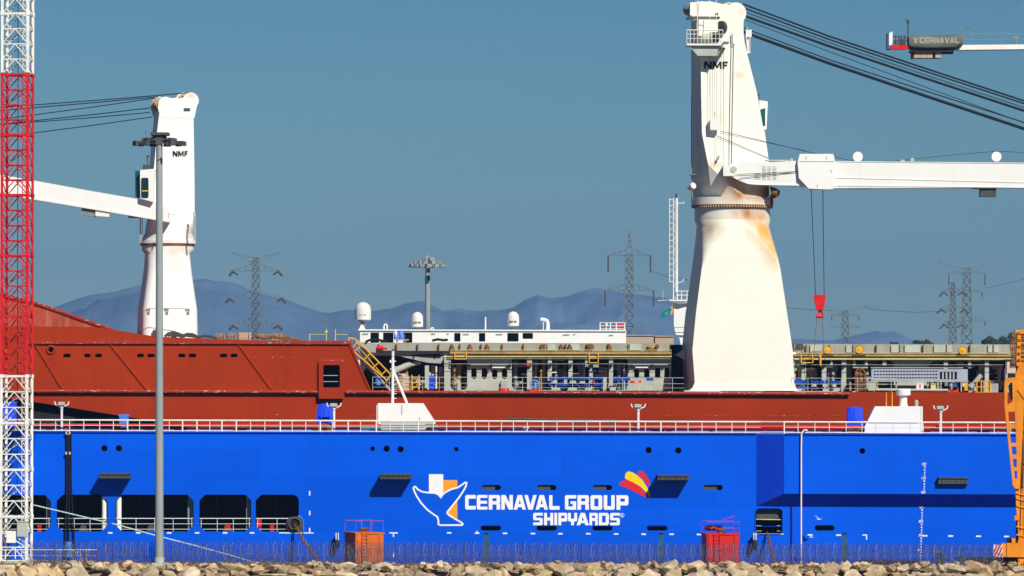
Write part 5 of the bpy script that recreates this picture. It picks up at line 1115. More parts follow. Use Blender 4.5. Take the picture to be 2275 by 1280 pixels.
b.pbar((1503, 452), (1519, 452), YW + .5, .06); b.pbar((1519, 452), (1519, 448), YW + .5, .06); b.pbar((1505, 629), (1517, 626), YW + .5, .04); b.pbar((1517, 626), (1519, 619), YW + .5, .05); b.build('signal_mast', M['rail'], ves)
b = MB(); b.pb(1500.5, 431, 1504, 439, YW + .4, .2); b.build('mast_lamp', M['black'], ves)
t = thing('flag', U(1482, 700, YW - .5), 'small tattered teal flag with a yellow hoist flying beside the big crane', 'flag')
pts = [(1467, 702), (1472, 692), (1480, 688), (1490, 682), (1492, 689), (1488, 696), (1487, 701), (1479, 705), (1470, 709)]
b = MB(); b.poly(pts, YW - .5, .04); b.build('cloth', M['teal'], t)
b = MB(); b.poly([(1490, 682), (1494, 680), (1495, 692), (1491, 702), (1490, 694)], YW - .5, .05); b.build('hoist_edge', M['yellow'], t)
plate('emblem', [circ(1481, 697, 3.6, 12), circ(1481, 697, 2.4, 12)], YW - .53, .02, M['text_grey'], t)

def mast_head(b, px, py, Y, wpx, n, tiers):
    k = sc(Y); c = U(px, py, Y)
    for (ry, dy, m_) in tiers:
        rr2 = wpx / 2 * ry * k
        for i in range(m_):
            a = 2 * math.pi * (i + .3) / m_; p = c + Vector((math.cos(a) * rr2, math.sin(a) * rr2, dy * k))
            n0 = len(b.v); b.box(p + Vector((-.27, -.14, -.22)), p + Vector((.27, .14, .14))); b.rotz(p, a + math.pi / 2, n0)
            b.bar(c + Vector((0, 0, dy * k + .25)), p + Vector((0, 0, .1)), .05, 4)
    return b
def high_mast(px, ptop, pb_, Y, r0, r1, lab, wpx, hy0):
    t = thing('lamp_mast', U(px, pb_, Y), lab, 'lamp mast', 'tall grey lamp masts')
    b = MB(); b.bar(U(px, pb_, Y), U(px, ptop, Y), r0, 20, r1); b.build('pole', M['galv'], t, smooth=True)
    return t
t = high_mast(354, 300, 1256, -29.6, .36, .27, 'tall grey lamp mast standing on the breakwater in front of the left crane', 125, 315)
b = MB(); mast_head(b, 354, 316, -29.6, 112, 0, ((1.0, -2, 11), (.62, 5, 7))); b.pb(334, 294, 374, 300, -30.6, 2); b.pb(340, 300, 368, 312, -30.3, 1.4)
k = sc(-29.6); c = U(354, 320, -29.6); b.tube([c + Vector((math.cos(i / 12 * math.pi) * 52 * k, math.sin(i / 12 * math.pi) * 52 * k, -.02)) for i in range(25)], .045, 5); b.pbar((324, 300), (324, 290), -29.6, .03)
b.build('floodlight_ring', M['fender'], t)
b = MB(); b.pbar((354, 1254), (354, 1238), -29.6, .42, 20); b.pb(338, 1251, 370, 1260, -30.4, 1.6); b.build('base_plate', M['grey_light'], t)
t = high_mast(950, 575, 790, 160, .37, .28, 'far grey lamp mast rising behind the white vessel between two radomes', 92, 590)
b = MB(); mast_head(b, 950, 586, 160, 82, 0, ((1.0, -4, 16), (.66, 3, 10), (.3, 11, 5))); b.plathe(950, 160, [(9, 580), (9, 572), (2, 569), (.1, 566)], 10); b.build('floodlight_ring', M['galv'], t)
b = MB(); b.pb(946.5, 612, 953.5, 628, 160 - .42, .2); b.build('mast_sign', paint('dark_green_sign', (.01, .08, .07), .5, .1), t)

# pylons
def pylon(px, ptop, pbase, Y, w0, w1, arms, style, lab, r=.135):
    t = thing('pylon', U(px, pbase, Y), lab, 'pylon', 'electricity pylons on the far shore')
    k = sc(Y); P = lambda dx, py, dy=0: U(px + dx, py, Y) + Vector((0, dy * k, 0))
    def wid(py): return w0 + (w1 - w0) * (pbase - py) / (pbase - ptop)
    b = MB()
    for sx in (-1, 1):
        for sy in (-1, 1): b.bar(P(sx * w0 / 2, pbase, sy * w0 / 2), P(sx * w1 / 2, ptop, sy * w1 / 2), r * 1.25, 4)
    y = pbase
    while y > ptop + 2:
        h = max(wid(y) * 1.15, 7); y2 = max(y - h, ptop); a, c = wid(y) / 2, wid(y2) / 2
        for sy in (-1, 1):
            b.bar(P(-a, y, sy * a), P(c, y2, sy * c), r * .75, 3); b.bar(P(a, y, sy * a), P(-c, y2, sy * c), r * .75, 3); b.bar(P(-c, y2, sy * c), P(c, y2, sy * c), r * .7, 3)
        y = y2
    b.build('tower', M['galv_far'], t, fix=False)
    for (py, hl, rise, ins) in arms:
        b = MB(); a = wid(py) / 2
        for sx in (-1, 1):
            b.bar(P(sx * a, py, 0), P(sx * hl, py, 0), r, 4); b.bar(P(sx * a, py - rise, 0), P(sx * hl, py, 0), r, 4)
            for f in (.3, .6): b.bar(P(sx * (a + (hl - a) * f), py, 0), P(sx * (a + (hl - a) * f), py - rise * (1 - f), 0), r * .6, 3)
        if rise < 0: pass
        ca = b.build('cross_arm', M['galv_far'], t, fix=False)
        if ins:
            b = MB()
            for sx in (-1, 1):
                if ins > 0: b.bar(P(sx * hl, py), P(sx * hl, py + ins), r * 1.5, 5)
                else: b.bar(P(sx * (hl - 6), py + 1), P(sx * (hl + 4), py + 11), r * 2.4, 5); b.bar(P(sx * (hl - 6), py + 1), P(sx * (hl - 17), py + 9), r * 2.0, 5)
            b.build('insulator', M['fender'], ca, fix=False)
    if style == 'V':
        b = MB(); a = w1 / 2
        for sx in (-1, 1): b.bar(P(sx * a, ptop), P(sx * (a + 50 * w1 / 13), ptop - 13 * w1 / 13), r, 4); b.bar(P(sx * a, ptop + 12 * w1 / 13), P(sx * (a + 50 * w1 / 13), ptop - 13 * w1 / 13), r * .8, 4)
        b.build('top_arm', M['galv_far'], t, fix=False)
    return t
pylon(568, 573, 775, 900, 24, 13, ((602, 56, 15, -1), (662, 64, 15, -1), (722, 56, 15, -1)), 'V', 'grey pylon with raised top arms standing left of the radomes')
pylon(1398, 566, 775, 900, 22, 15, ((568, 47, 13, 37), (645, 54, 14, 36)), '', 'grey pylon with a pointed top standing left of the big white crane')
o = [c for c in C.objects if c.get('label', '').startswith('grey pylon with a pointed')][0]
b = MB(); k = sc(900)
for sx in (-1, 1):
    for sy in (-1, 1): b.bar(U(1398 + sx * 7.5, 566, 900) + Vector((0, sy * 7.5 * k, 0)), U(1398, 509, 900), .14, 4)
for y, a in ((552, 5.6), (540, 4), (528, 2.5)): b.pbar((1398 - a, y), (1398 + a, y - 8), 900, .09, 3); b.pbar((1398 + a, y), (1398 - a, y - 8), 900, .09, 3)
b.build('peak', M['galv_far'], o, fix=False)
pylon(2148, 596, 790, 1100, 24, 15, ((608, 40, 9, 26), (650, 34, 10, 10), (714, 40, 10, 10)), 'V', 'wider far pylon of the pair above the right hold, with raised top arms', .10)
pylon(2117, 628, 790, 1000, 17, 9, ((648, 27, 8, -1), (686, 32, 8, -1), (720, 26, 8, -1)), '', 'narrower pylon of the pair above the right hold, with bent insulators', .10)
pylon(1878, 690, 800, 1500, 18, 12, ((702, 30, 8, 10), (728, 34, 8, 0)), 'V', 'small distant pylon just right of the red hook', .12)
for i, (pts, lab) in enumerate((([(630, 610), (660, 648), (700, 690), (740, 722)], 'faint power line falling right from the pylon left of the radomes'), ([(1446, 602), (1480, 614), (1530, 622)], 'faint power line from the upper arm of the pointed pylon'), ([(1920, 683), (1960, 690), (2040, 694), (2110, 690)], 'faint power line right of the small distant pylon'), ([(2190, 640), (2230, 632), (2300, 612)], 'faint power line rising right from the pair of pylons'), ([(1700, 680), (1800, 688), (1850, 690)], 'faint power line between the big crane and the small distant pylon'), ([(2112, 600), (2020, 650), (1925, 682)], 'faint power line sloping between the wide far pylon and the small distant pylon'))):
    b = MB(); b.ptube(pts, 1000, .07, 3); tag(b.build('power_line', M['galv_far'], fix=False), lab, 'power line', 'power lines on the far shore')

# trees on the far shore at the right
def tree(px, ptop, wpx, Y, seed, lab):
    rn = random.Random(seed); k = sc(Y); base_ = U(px, ptop, Y); base_.z = 20; W_ = wpx * k / 2; Ht = U(px, ptop, Y).z - 20
    t = thing('tree', base_, lab, 'tree', 'dark trees on the far shore')
    b = MB(); b.bar(base_, base_ + Vector((0, 0, Ht * .6)), .35, 8, .2)
    cl = []
    for i in range(26):
        a = rn.uniform(0, 6.28); rr3 = W_ * .85 * math.sqrt(rn.random()); cr_ = W_ * rn.uniform(.18, .34); h = Ht - cr_ - Ht * .4 * (rn.random() * .7 + .5 * (rr3 / W_) ** 2)
        p = base_ + Vector((math.cos(a) * rr3, math.sin(a) * rr3 * .7, h)); cl.append((p, cr_))
        b.bar(base_ + Vector((0, 0, Ht * .35)), p, .1, 4, .04)
    b.build('trunk', M['bark'], t)
    vs, fs = [], []
    for p, r in cl:
        for j in range(230):
            d = Vector((rn.gauss(0, 1), rn.gauss(0, 1), rn.gauss(0, .8))).normalized() * r * rn.uniform(.45, 1.1); q = p + d
            a_ = Vector((rn.uniform(-1, 1), rn.uniform(-1, 1), rn.uniform(-1, 1))).normalized(); c_ = a_.orthogonal().normalized(); s_ = rn.uniform(.25, .55)
            o_ = len(vs); vs += [q - a_ * s_, q + c_ * s_ * .7, q + a_ * s_, q - c_ * s_ * .7]; fs.append((o_, o_ + 1, o_ + 2, o_ + 3))
    b = MB(); b.v = vs; b.f = fs; b.build('crown', M['leaf'], t, fix=False)
for i, a in enumerate(((1990, 754, 26, 'smallest dark tree top just left of the long dark tree clump'), (2035, 752, 46, 'left tree of the long dark clump above the right hold'), (2062, 753, 44, 'right tree of the long dark clump above the right hold'), (2156, 759, 20, 'tiny dark tree top between the two tree clumps'), (2200, 745, 48, 'left tree of the tall clump behind the orange crane'), (2228, 746, 46, 'middle tree of the tall clump behind the orange crane'), (2256, 733, 60, 'tallest tree of the clump, behind the orange crane'))):
    tree(a[0], a[1], a[2] * 1.25, 1480 + i * 12, i + 1, a[3])
for x0, x1, y0, lab in ((1391, 1452, 745, 'long low tan building at the foot of the pointed pylon'), (1455, 1496, 747, 'short low tan building right beside the big crane base')):
    t = thing('building', U((x0 + x1) / 2, 790, 700), lab, 'building'); b = MB(); b.pb(x0, y0, x1, 1030, 700, 12); b.build('wall', M['concrete'], t)
    b = MB(); b.pb(x0 - 1, y0 - .8, x1 + 1, y0 + 1, 699.7, 12.6); b.build('roof', M['cw'], t)

# tower crane counter jib at the upper right
YT = 100.0
tc = thing('tower_crane', U(2520, 900, YT), 'white tower crane arm reaching in at upper right, ending in a grey lettered housing', 'crane')
b = MB(); b.pbar((2120, 104), (2700, 98), YT + .4, .12); b.pbar((2120, 104), (2700, 98), YT + 2.2, .12); b.poly([(2128, 100), (2700, 95), (2700, 104), (2128, 111)], YT + .2, 2.2); jb = b.build('jib', M['white'], tc)
b = MB(); b.pbar((2135, 76), (2700, 72), YT + .3, .022); b.pbar((2135, 88), (2700, 84), YT + .3, .018)
for x in range(2162, 2700, 32): b.pbar((x, 99), (x, 75), YT + .3, .02)
b.pb(2253, 81, 2262, 85, YT + .3, .2); b.pbar((2258, 97), (2258, 82), YT + .3, .05); b.build('walkway_rail', M['galv'], jb)
b = MB(); rings = []
for x, yt, yb in ((2017, 82, 106), (2022, 80, 111), (2060, 79, 112), (2122, 77.5, 111), (2133, 77, 105), (2137, 78.5, 102)):
    c_ = U(x, (yt + yb) / 2, YT + 1); hz = (yb - yt) / 2 * sc(YT); ring_ = []
    for i in range(28):
        a = 2 * math.pi * i / 28; ca, sa = math.cos(a), math.sin(a); q = (abs(ca) ** 4 + abs(sa) ** 4) ** -.25
        ring_.append(c_ + Vector((0, 1.6 * ca * q, hz * sa * q)))
    rings.append(ring_)
b.loft(rings); hs_ = b.build('winch_housing', M['mesh_grey'], tc, smooth=True)
glyphs('lettering', [(c, 2043 + i * 11.2 + (0 if i < 5 else 0), 2043 + i * 11.2 + 10) for i, c in enumerate('CERNAVAL')], 83.5, 96, YT - .62, M['text_grey'], hs_)
plate('emblem', [[(2028, 84), (2034, 87), (2039, 83), (2036, 91), (2039, 96), (2031, 96), (2032, 91)]], YT - .62, .01, M['text_grey'], hs_)
b = MB(); b.poly([(2022, 112), (2122, 112), (2115, 116), (2024, 116)], YT - .5, 2.6); b.pb(2092, 114, 2118, 119, YT, 1.5); b.build('housing_floor', M['black'], tc)
for x0, x1 in ((2030.5, 2044), (2044.8, 2058.5), (2059.3, 2072), (2078, 2091)):
    b = MB(); b.pb(x0, 115, x1, 128.5, YT - .2, 2.2); b.build('counterweight', M['cw'], tc)
b = MB(); b.pb(2026, 114, 2030, 129, YT - .1, 2.0); b.pb(2072.4, 114, 2077.5, 129, YT, 2.0); b.each('counterweight_frame', M['black'], tc)
b = MB(); b.pb(1979, 100, 2017, 109.5, YT - .5, 1.2); b.build('end_panel', M['red'], tc)
b = MB(); b.poly([(1975, 74), (1983, 69.5), (1983, 97), (1979, 101), (1975, 101)], YT - .7, .15); b.build('end_plate', M['white'], tc)
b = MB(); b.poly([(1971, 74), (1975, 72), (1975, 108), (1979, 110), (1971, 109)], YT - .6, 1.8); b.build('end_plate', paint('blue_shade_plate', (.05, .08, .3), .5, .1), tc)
b = MB()
for y in (82, 90): b.pbar((1983, y), (2018, y), YT, .05)
for x in (1990, 1997, 2003, 2010): b.pbar((x, 98), (x, 78), YT, .05)
b.pb(1997, 86, 2012, 99, YT, .8); b.pb(1986, 92, 1994, 98, YT, .8); b.pbar((2017, 80), (2018, 48), YT, .07); b.pb(2015, 44, 2020, 54, YT, .2); b.pbar((2011, 46), (2018, 46), YT, .05); b.build('end_machinery', M['fender'], tc)
for pts in ([(2030, 74), (2275, -25)], [(2132, 74), (2400, -60)]):
    b = MB(); b.ptube(pts + [(pts[1][0] + 250, pts[1][1] - 95)], YT + 1, .045, 4); b.build('tie_rod', M['galv_far'], tc)
b = MB(); b.pb(2148, 60, 2153, 66, YT + 1, .15); b.pb(2258, 0, 2264, 4, YT + 1, .15); b.build('tie_joint', M['galv_far'], tc)
b = MB(); kx = sc(YT)
for dx in (-16, 16):
    for dy in (-16, 16): b.bar(U(2520 + dx, 930, YT) + Vector((0, dy * kx, 0)), U(2520 + dx, -60, YT) + Vector((0, dy * kx, 0)), .14, 6)
for i in range(30):
    y = 930 - i * 33
    for dy in (-16, 16): b.bar(U(2504, y, YT) + Vector((0, dy * kx, 0)), U(2536, y - 33, YT) + Vector((0, dy * kx, 0)), .07, 4)
b.build('mast', M['white'], tc)

# ------------------------------------------------------------------ FOREGROUND on the breakwater
# red and white lattice crane mast at the left edge
YM = -25.0; km = sc(YM)
lm = thing('crane_mast', U(37, 1252, YM), 'red and white lattice tower crane mast at the left edge of the picture', 'crane mast')
cols_ = [-240, -105, 30, 165, 299, 433, 568, 702, 836, 940, 1044, 1148, 1250]
W2 = 29 * km; cM = U(37, 0, YM); cM = Vector((cM.x, YM + W2, 0)); AM = R(-6); MR = Matrix.Rotation(AM, 3, 'Z')
def mp_(sx, sy, py): return cM + MR @ Vector((sx * W2, sy * W2, 0)) + Vector((0, 0, U(37, py, YM).z))
for si, (ya, yb) in enumerate(zip(cols_, cols_[1:])):
    red = 160 < ya < 830; mt = M['mast_red'] if red else M['mast_white']
    b = MB()
    for sx in (-1, 1):
        for sy in (-1, 1): b.bar(mp_(sx, sy, ya), mp_(sx, sy, yb), .15, 4)
    n_ = 4 if yb - ya > 120 else 3
    for j in range(n_):
        y0 = ya + (yb - ya) * j / n_; y1 = ya + (yb - ya) * (j + 1) / n_
        for (a, c) in (((-1, -1), (1, -1)), ((-1, 1), (1, 1)), ((-1, -1), (-1, 1)), ((1, -1), (1, 1))):
            p0, p1, q0, q1 = mp_(*a, y0), mp_(*c, y0), mp_(*a, y1), mp_(*c, y1); mid = (p0 + p1) / 2
            b.bar(p0, p1, .06, 4)
            if a[1] == c[1]:
                if ya > 1100 and j % 2: b.bar(p0, q1, .055, 4)
                else: b.bar(mid, q0, .055, 4); b.bar(mid, q1, .055, 4)
            else: b.bar(p0, q1, .045, 4)
    for sy in (-1, 1): b.bar(mp_(-1.1, sy, ya), mp_(1.1, sy, ya), .13, 4)
    for sx in (-1, 1):
        for sy in (-1, 1): b.bar(mp_(sx, sy, ya - 4), mp_(sx, sy, ya + 4), .22, 4)
    o = b.build('mast_section', mt, lm, fix=False); o['label'] = ('white painted mast section', 'red painted mast section')[red]
    b = MB()                                               # ladder and rest platforms
    for off in (.35, .62): b.bar(mp_(off, .3, ya), mp_(off, .3, yb), .035, 4)
    y = ya
    while y < yb: b.bar(mp_(.35, .3, y), mp_(.62, .3, y), .025, 3); y += 7.5
    b.bar(mp_(-.7, .5, ya + 60), mp_(.8, .2, ya + 34), .05, 4); b.build('ladder', mt, o, fix=False)
b = MB(); b.bar(mp_(.02, 0, -200), mp_(.06, 0, 1240), .035, 5); b.build('power_cable', M['cable'], lm)
b = MB(); b.pb(38, 1159, 61, 1192, YM - .3, .5); b.pb(37, 1157.5, 62, 1160, YM - .35, .6); b.build('electric_cabinet', M['grey_light'], lm)
b = MB(); b.pb(14.5, 1180, 35, 1206, YM - .35, .5); b.pb(18, 1188, 19.2, 1196, YM - .38, .03); b.build('electric_cabinet', M['rail'], lm)
b = MB(); b.pb(-2, 1246, 74, 1262, YM - .5, 3.4); b.build('foot_block', M['grey_light'], lm)
b = MB()                                                   # foot railing
for (x0, x1, st) in ((-10, 70, 22), (72, 134, 28), (134, 215, 29)):
    for y, r in ((1222, .05), (1235, .035), (1246, .05)): b.bar(U(x0, y, -27), U(x1, y, -27), r, 5)
    x = x0
    while x <= x1 + 1: b.bar(U(x, 1258, -27), U(x, 1222, -27), .055, 5); x += st
for x in (167, 172, 178, 188): b.bar(U(x, 1252, -26.9), U(x, 1222, -26.9), .04, 5)
tag(b.build('foot_railing', M['rail']), 'white pipe railing on the rocks beside the foot of the lattice mast', 'railing')
b = MB()
for x in (189, 216): b.bar(U(x, 1258, -27.15), U(x, 1222, -27.15), .06, 5)
tag(b.build('railing_post', M['redpipe']), 'red posts at the right end of the white pipe railing', 'post')
for x, y0, y1, w_, lab in ((152, 1204, 1238, 7.5, 'tall light blue barrel post behind the white pipe railing'), (178, 1240, 1254, 6, 'short light blue barrel behind the white pipe railing')):
    b = MB(); b.plathe(x, -25, [(w_, y1), (w_ * 1.03, y1 - 1), (w_, y1 - 2.5), (w_ * .98, (y0 + y1) / 2 + 1.5), (w_ * 1.04, (y0 + y1) / 2), (w_ * .98, (y0 + y1) / 2 - 1.5), (w_, y0 + 2), (w_ * .9, y0), (.1, y0 - .2)], 18)
    tag(b.build('barrel', M['blue_light'], smooth=True), lab, 'barrel', 'light blue barrels')
b = MB(); b.ptube([(74, 1122), (150, 1140), (260, 1166), (350, 1191), (440, 1214), (520, 1236), (565, 1250)], -20, .055, 6)
tag(b.build('mooring_rope', paint('pale_green_rope', (.45, .6, .55), .9, .15, 5)), 'pale mooring rope sloping down from the lattice mast to the rocks', 'rope')

# steel caissons
def caisson(x0, x1, y0, mat, ang, lab, side):
    Y = -9.0; t = thing('mooring_caisson', U((x0 + x1) / 2, 1256, Y), lab, 'caisson', 'steel mooring caissons'); k = sc(Y)
    c = U((x0 + x1) / 2, 1256, Y); z1 = U(0, y0, Y).z - U(0, 0, Y).z + c.z - (U(0, 1256, Y).z - U(0, 0, Y).z); wx = side
    b = MB(); h = wx / 2; top = U((x0 + x1) / 2, y0, Y).z
    b.box((c.x - h, Y - h, -1.5), (c.x + h, Y + h, top)); b.rotz((c.x, Y, 0), ang); b.build('body', mat, t)
    b = MB(); b.box((c.x - h - .08, Y - h - .08, top + .003), (c.x + h + .08, Y + h + .08, top + .14))
    for sx in (-1, 1): b.box((c.x + sx * (h - .28) - .14, Y - h - .09, -1), (c.x + sx * (h - .28) + .14, Y - h - .003, top - .003))
    b.box((c.x - h + .5, Y - h - .05, top - 1.3), (c.x + h - .5, Y - h - .003, top - 1.2)); b.rotz((c.x, Y, 0), ang); b.build('rim', mat, t)
    b = MB(); zr = top + 1.15
    for (a, e) in (((-1, -1), (-.55, -1)), ((.1, -1), (1, -1)), ((-1, -1), (-1, 1)), ((1, -1), (1, 1)), ((-1, 1), (1, 1))) if mat is M['orange_box'] else (((-1, -1), (1, -1)), ((-1, -1), (-1, 1)), ((1, -1), (1, 1)), ((-1, 1), (1, 1))):
        for z in ((zr,) if mat is M['orange_box'] else (zr, top + .6)): b.bar((c.x + a[0] * h, Y + a[1] * h, z), (c.x + e[0] * h, Y + e[1] * h, z), .015, 5)
        for q in (a, e): b.bar((c.x + q[0] * h, Y + q[1] * h, top), (c.x + q[0] * h, Y + q[1] * h, zr), .018, 5)
    b.rotz((c.x, Y, 0), ang); b.build('railing', mat, t)
    b = MB(); 
    for dx in (-.55, -.2): b.bar((c.x + dx * h, Y - h - .14, 0), (c.x + dx * h, Y - h - .14, top + .2), .035, 5)
    z = 1.5
    while z < top: b.bar((c.x - .55 * h, Y - h - .14, z), (c.x - .2 * h, Y - h - .14, z), .025, 4); z += .3
    b.rotz((c.x, Y, 0), ang); b.build('ladder', mat, t)
    b = MB(); b.loft([[Vector((c.x + math.cos(a / 10 * 6.283) * r, Y + math.sin(a / 10 * 6.283) * r, top + z)) for a in range(10)] for z, r in ((.14, .3), (.35, .26), (.4, .42), (.5, .42), (.55, .1))]); b.build('bollard', M['brown'], t)
    return t
caisson(766, 851, 1186, M['orange_box'], R(23), 'rusty orange steel caisson with a thin railing behind the razor wire', 2.6)
t = caisson(1560, 1640, 1188, M['red_box'], R(7), 'bright red steel caisson with a red railing behind the razor wire', 2.85)
b = MB(); b.bar(U(1606, 1155, -8), U(1632, 1147, -8), .03, 5); b.ptube([(1580, 1176), (1584, 1171), (1590, 1173), (1592, 1181)], -9, .11, 8); b.build('railing', M['red'], t)
b = MB(); b.ptube([(1566, 1172), (1580, 1169), (1600, 1173), (1608, 1183), (1616, 1186)], -9, .07, 6); b.build('cable', M['black'], t)

# anchor chains
def chain(p, q, lab, sag, mat):
    p, q = Vector(p), Vector(q); n_ = int((q - p).length / .34); b = MB(); d = (q - p).normalized(); side = d.cross(Vector((0, 1, 0))).normalized(); up = side.cross(d)
    for i in range(n_):
        f = (i + .5) / n_; c = p + (q - p) * f + Vector((0, 0, -sag * 4 * f * (1 - f))); s_ = side if i % 2 else up
        b.tube([c + d * .25 * math.cos(a * .7854) + s_ * .13 * math.sin(a * .7854) for a in range(9)], .055, 5)
    return tag(b.build('anchor_chain', mat, fix=False), lab, 'chain', 'rusty anchor chains')
chain(U(655, 1166, -.3), U(712, 1250, -6), 'rusty anchor chain hanging from the round fairlead at the end of the openings', .25, M['brown'])
chain(U(1705, 1184, -.3), U(1722, 1254, -5), 'rusty anchor chain hanging from the square hatch', .15, M['brown'])
for x, lab in ((748, 'black tyre fender hanging on the blue wall left of the orange caisson'), (1676, 'black tyre fender hanging on the blue wall left of the square hatch')):
    t = thing('tyre_fender', U(x, 1218, -.6), lab, 'fender', 'black hanging fenders')
    b = MB(); b.plathe(x, -.75, [(1, 1222), (5, 1219), (6.5, 1211), (6.5, 1205), (4, 1199), (1, 1197)], 14); b.pb(x - 4, 1190, x + 1, 1206, -.8, .6); b.build('rubber', M['black'], t, smooth=True)
    b = MB(); b.pbar((x - 1.5, 1200), (x - 1.5, 1184), -.85, .05); b.pbar((x + 3.5, 1200), (x + 3.5, 1184), -.85, .05); b.build('strap', M['white'], t)

# gulls
def gull(px, py, Y, s, bank, lab):
    t = thing('seagull', U(px, py, Y), lab, 'seagull', 'seagulls flying past the blue wall'); c = U(px, py, Y)
    b = MB(); rings = []
    for (x, r, z) in ((-.26, .01, .02), (-.2, .05, .01), (-.08, .085, 0), (.06, .09, 0), (.16, .06, .02), (.22, .05, .035), (.28, .035, .03), (.33, .006, .02)):
        rings.append([c + s * Vector((x, math.cos(a / 10 * 6.283) * r, z + math.sin(a / 10 * 6.283) * r * .85)) for a in range(10)])
    b.loft(rings)
    for sg in (-1, 1):
        prof_ = [(0, .11, 0), (.22, .12, .10), (.42, .10, .13), (.62, .06, .08), (.74, .008, .04)]; vs, fs = [], []
        for d_, ch, z in prof_:
            y = sg * d_ * math.cos(bank); zz = z + d_ * math.sin(bank) * (1 if sg > 0 else .55)
            for (x, dz) in ((.06 - d_ * .12 + ch, 0), (.06 - d_ * .12 - ch, 0), (.06 - d_ * .12 - ch * .8, -.015), (.06 - d_ * .12 + ch * .8, -.02)): vs.append(c + s * Vector((x, y, zz + dz)))
        for i in range(len(prof_) - 1):
            for k_ in range(4): fs.append((i * 4 + k_, i * 4 + (k_ + 1) % 4, i * 4 + 4 + (k_ + 1) % 4, i * 4 + 4 + k_))
        fs.append((16, 17, 18, 19)); n0 = len(b.v); b.add(vs, fs); b.rotz(c, R(70) * 1, n0)
    b.build('body', M['feather'], t, smooth=True)
    b = MB(); b.bar(c + s * Vector((.32, 0, .02)), c + s * Vector((.38, 0, .005)), .012 * s, 6, .004); b.build('beak', M['yellow'], t)
gull(1819, 1154, -2.2, .75, R(38), 'white seagull with raised wings flying above the long dark slot')
gull(1803, 1194, -2.4, .7, R(20), 'second seagull flying lower, by the white wall dash')

# orange mobile crane at the right edge
YO = -24.0
mc = thing('mobile_crane', U(2262, 1250, YO), 'orange crane with an upright boom and striped outrigger at the right edge', 'crane')
b = MB(); b.pb(2262, 742, 2400, 1222, YO, 1.1); bm_ = b.build('boom', M['crane_orange'], mc)
b = MB()
for y in list(range(770, 1210, 62)): b.pb(2260, y, 2401, y + 3, YO - .06, .05)
b.pb(2264, 800, 2267, 1215, YO - .07, .06); b.pb(2272, 860, 2273.5, 1215, YO - .05, .04); b.build('boom_rib', M['crane_orange'], bm_)
b = MB()
for y in range(736, 806, 9): b.pb(2266, y, 2400, y + 4, YO - .1, .4)
for y in range(740, 806, 15): b.pbar((2250, y + 4), (2266, y), YO - .2, .12, 8); b.disc(2252, y + 5, YO - .4, 4.5, .5, 12)
for i in range(4): b.ptube([(2246 + i * 4, 815), (2248 + i * 3, 790), (2244 + i * 5, 770), (2250 + i * 3, 745)], YO - .3, .05, 5)
b.each('boom_hose', M['brown'], mc)
b = MB()
for y, h in ((752, 3), (768, 4), (790, 3), (848, 2), (905, 1.6), (960, 1.6), (1030, 1.6), (1092, 2.5), (1140, 2)): b.pb(2266, y, 2400, y + h, YO - .12, .1)
b.pb(2269.5, 846, 2271, 1086, YO - .13, .1); b.each('boom_gap', M['fender'], bm_)
b = MB(); b.ptube([(2268, 860), (2266, 960), (2269, 1060), (2266, 1180)], YO - .25, .05, 5); b.ptube([(2273, 880), (2275, 980), (2272, 1090), (2274, 1190)], YO - .22, .04, 5); b.each('hydraulic_hose', M['black'], bm_)
b = MB(); b.poly([(2256, 733), (2275, 733), (2400, 733), (2400, 742), (2256, 742)], YO - .2, 1.2); b.pbar((2258, 812), (2262, 742), YO - .1, .16); b.pb(2262, 744, 2268, 846, YO - .15, .14); b.build('boom_head', M['crane_orange'], mc)
b = MB(); b.pb(2237, 804, 2257, 832, YO - .2, 1); b.build('winch_box', paint('cream_box', (.6, .48, .36), .6, .08), mc)
fr_ = [[(2232, 846), (2238, 840), (2262, 838), (2275, 838), (2275, 900), (2266, 1086), (2256, 1086), (2250, 1078), (2232, 905)], [(2239, 852), (2249, 850), (2250, 892), (2238, 900)], [(2240, 915), (2255, 915), (2256, 942), (2242, 943)], [(2243, 952), (2257, 952), (2258, 984), (2246, 984)], [(2247, 992), (2258, 992), (2259, 1010), (2249, 1010)], [(2250, 1019), (2259, 1019), (2259, 1038), (2252, 1038)], [(2253, 1046), (2260, 1046), (2260, 1064), (2255, 1064)]]
plate('back_frame', fr_, YO - .5, .4, M['crane_orange'], mc)
b = MB(); b.poly([(2256, 832), (2264, 812), (2275, 806), (2290, 806), (2290, 845), (2256, 845)], YO - .4, .3); b.pbar((2261, 866), (2290, 905), YO - .55, .05); b.build('boom_bracket', M['crane_orange'], mc)
b = MB(); b.pb(2240, 829, 2254, 840, YO - .3, .6); b.pbar((2243, 855), (2247, 888), YO - .2, .14); b.pb(2240, 1196, 2262, 1206, YO, 1.2); b.pb(2258, 1148, 2268, 1200, YO + .3, .4); b.each('hydraulics', M['black'], mc)
b = MB(); b.poly([(2256, 1086), (2300, 1086), (2300, 1206), (2264, 1206), (2258, 1130)], YO - .25, .5); b.pb(2254, 1146, 2265, 1156, YO - .5, .4)
for y in (1096, 1108, 1124, 1170, 1188): b.pbar((2258, y), (2300, y + 10), YO - .3, .07, 6)
b.pb(2248, 1196, 2256, 1206, YO - .5, .6); b.pb(2262, 1200, 2300, 1207, YO - .6, .8); b.build('lower_boom', M['crane_orange'], mc)
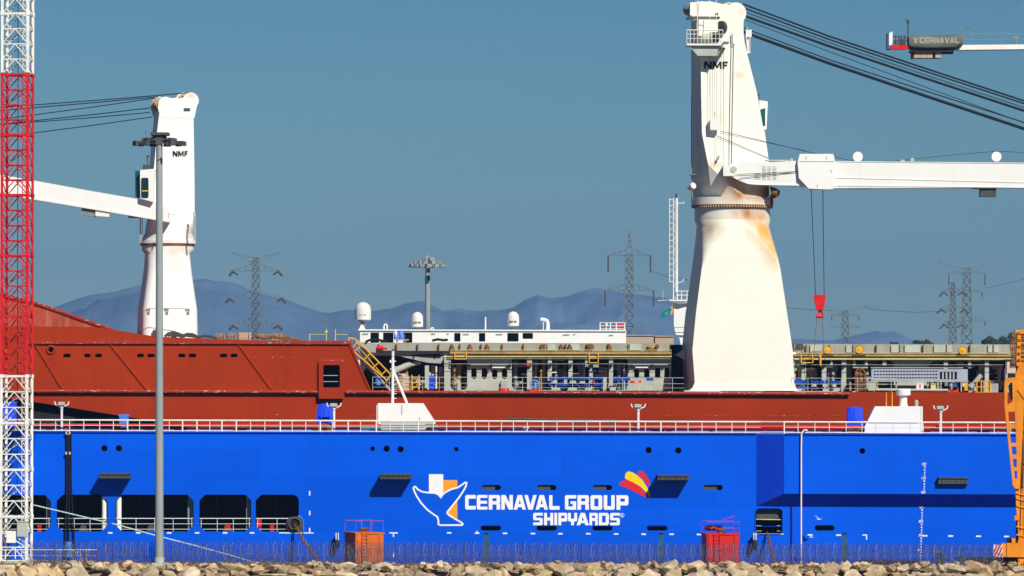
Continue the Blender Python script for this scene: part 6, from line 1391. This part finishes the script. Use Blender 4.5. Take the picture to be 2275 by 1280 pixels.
b = MB(); b.pb(2237, 1207, 2420, 1238, YO - .9, 2.2); b.pb(2226, 1208, 2237, 1237, YO - .8, 2.0); b.pb(2262, 1238.2, 2275, 1258, YO - .7, 1.2); b.pb(2330, 1238.2, 2420, 1258, YO - .7, 1.2); b.build('outrigger', M['crane_orange'], mc)
b = MB(); b.pb(2207, 1210, 2228, 1238, YO - .95, .1); pn = b.build('striped_panel', M['white'], mc)
b = MB()
for i in range(-1, 4):
    x = 2207 + i * 7; pts = [(x, 1238), (x + 4, 1238), (x + 18, 1210), (x + 14, 1210)]
    pp = []
    for (px, py) in pts: pp.append((px, py))
    # clip to the panel
    def clip(poly, xl, left):
        o = []
        for (a, c) in zip(poly, poly[1:] + poly[:1]):
            ia, ic = (a[0] >= xl) == left, (c[0] >= xl) == left
            if ia: o.append(a)
            if ia != ic: f = (xl - a[0]) / (c[0] - a[0]); o.append((xl, a[1] + (c[1] - a[1]) * f))
        return o
    pp = clip(pp, 2207.3, True); pp = clip(pp, 2227.7, False) if pp else pp
    if len(pp) > 2: b.poly(pp, YO - .96, .008)
b.build('stripe', M['red'], pn)
b = MB(); b.pb(2150, 1240, 2222, 1258, YO - .3, 2); b.pb(2225, 1239, 2262, 1256, YO + .2, 1.5); b.build('undercarriage', M['black'], mc)
b = MB(); b.pb(2144, 1246, 2158, 1251, YO - 1, .1); b.build('warning_plate', M['rail'], mc)

# ------------------------------------------------------------------ air
HAZE = True
if HAZE:
    b = MB(); b.box((-3400, -560, -3), (3400, 12500, 330)); o = b.build('haze', M['dark'], loc=(0, 0, -3)); o['kind'] = 'stuff'
    m = bpy.data.materials.new('haze_air'); m.use_nodes = True; n = m.node_tree; n.nodes.clear()
    out = n.nodes.new('ShaderNodeOutputMaterial'); pv = n.nodes.new('ShaderNodeVolumePrincipled')
    pv.inputs['Color'].default_value = (.21, .45, .95, 1); pv.inputs['Density'].default_value = 6.5e-5; pv.inputs['Anisotropy'].default_value = 0.0
    n.links.new(pv.outputs[0], out.inputs['Volume']); o.data.materials.clear(); o.data.materials.append(m)
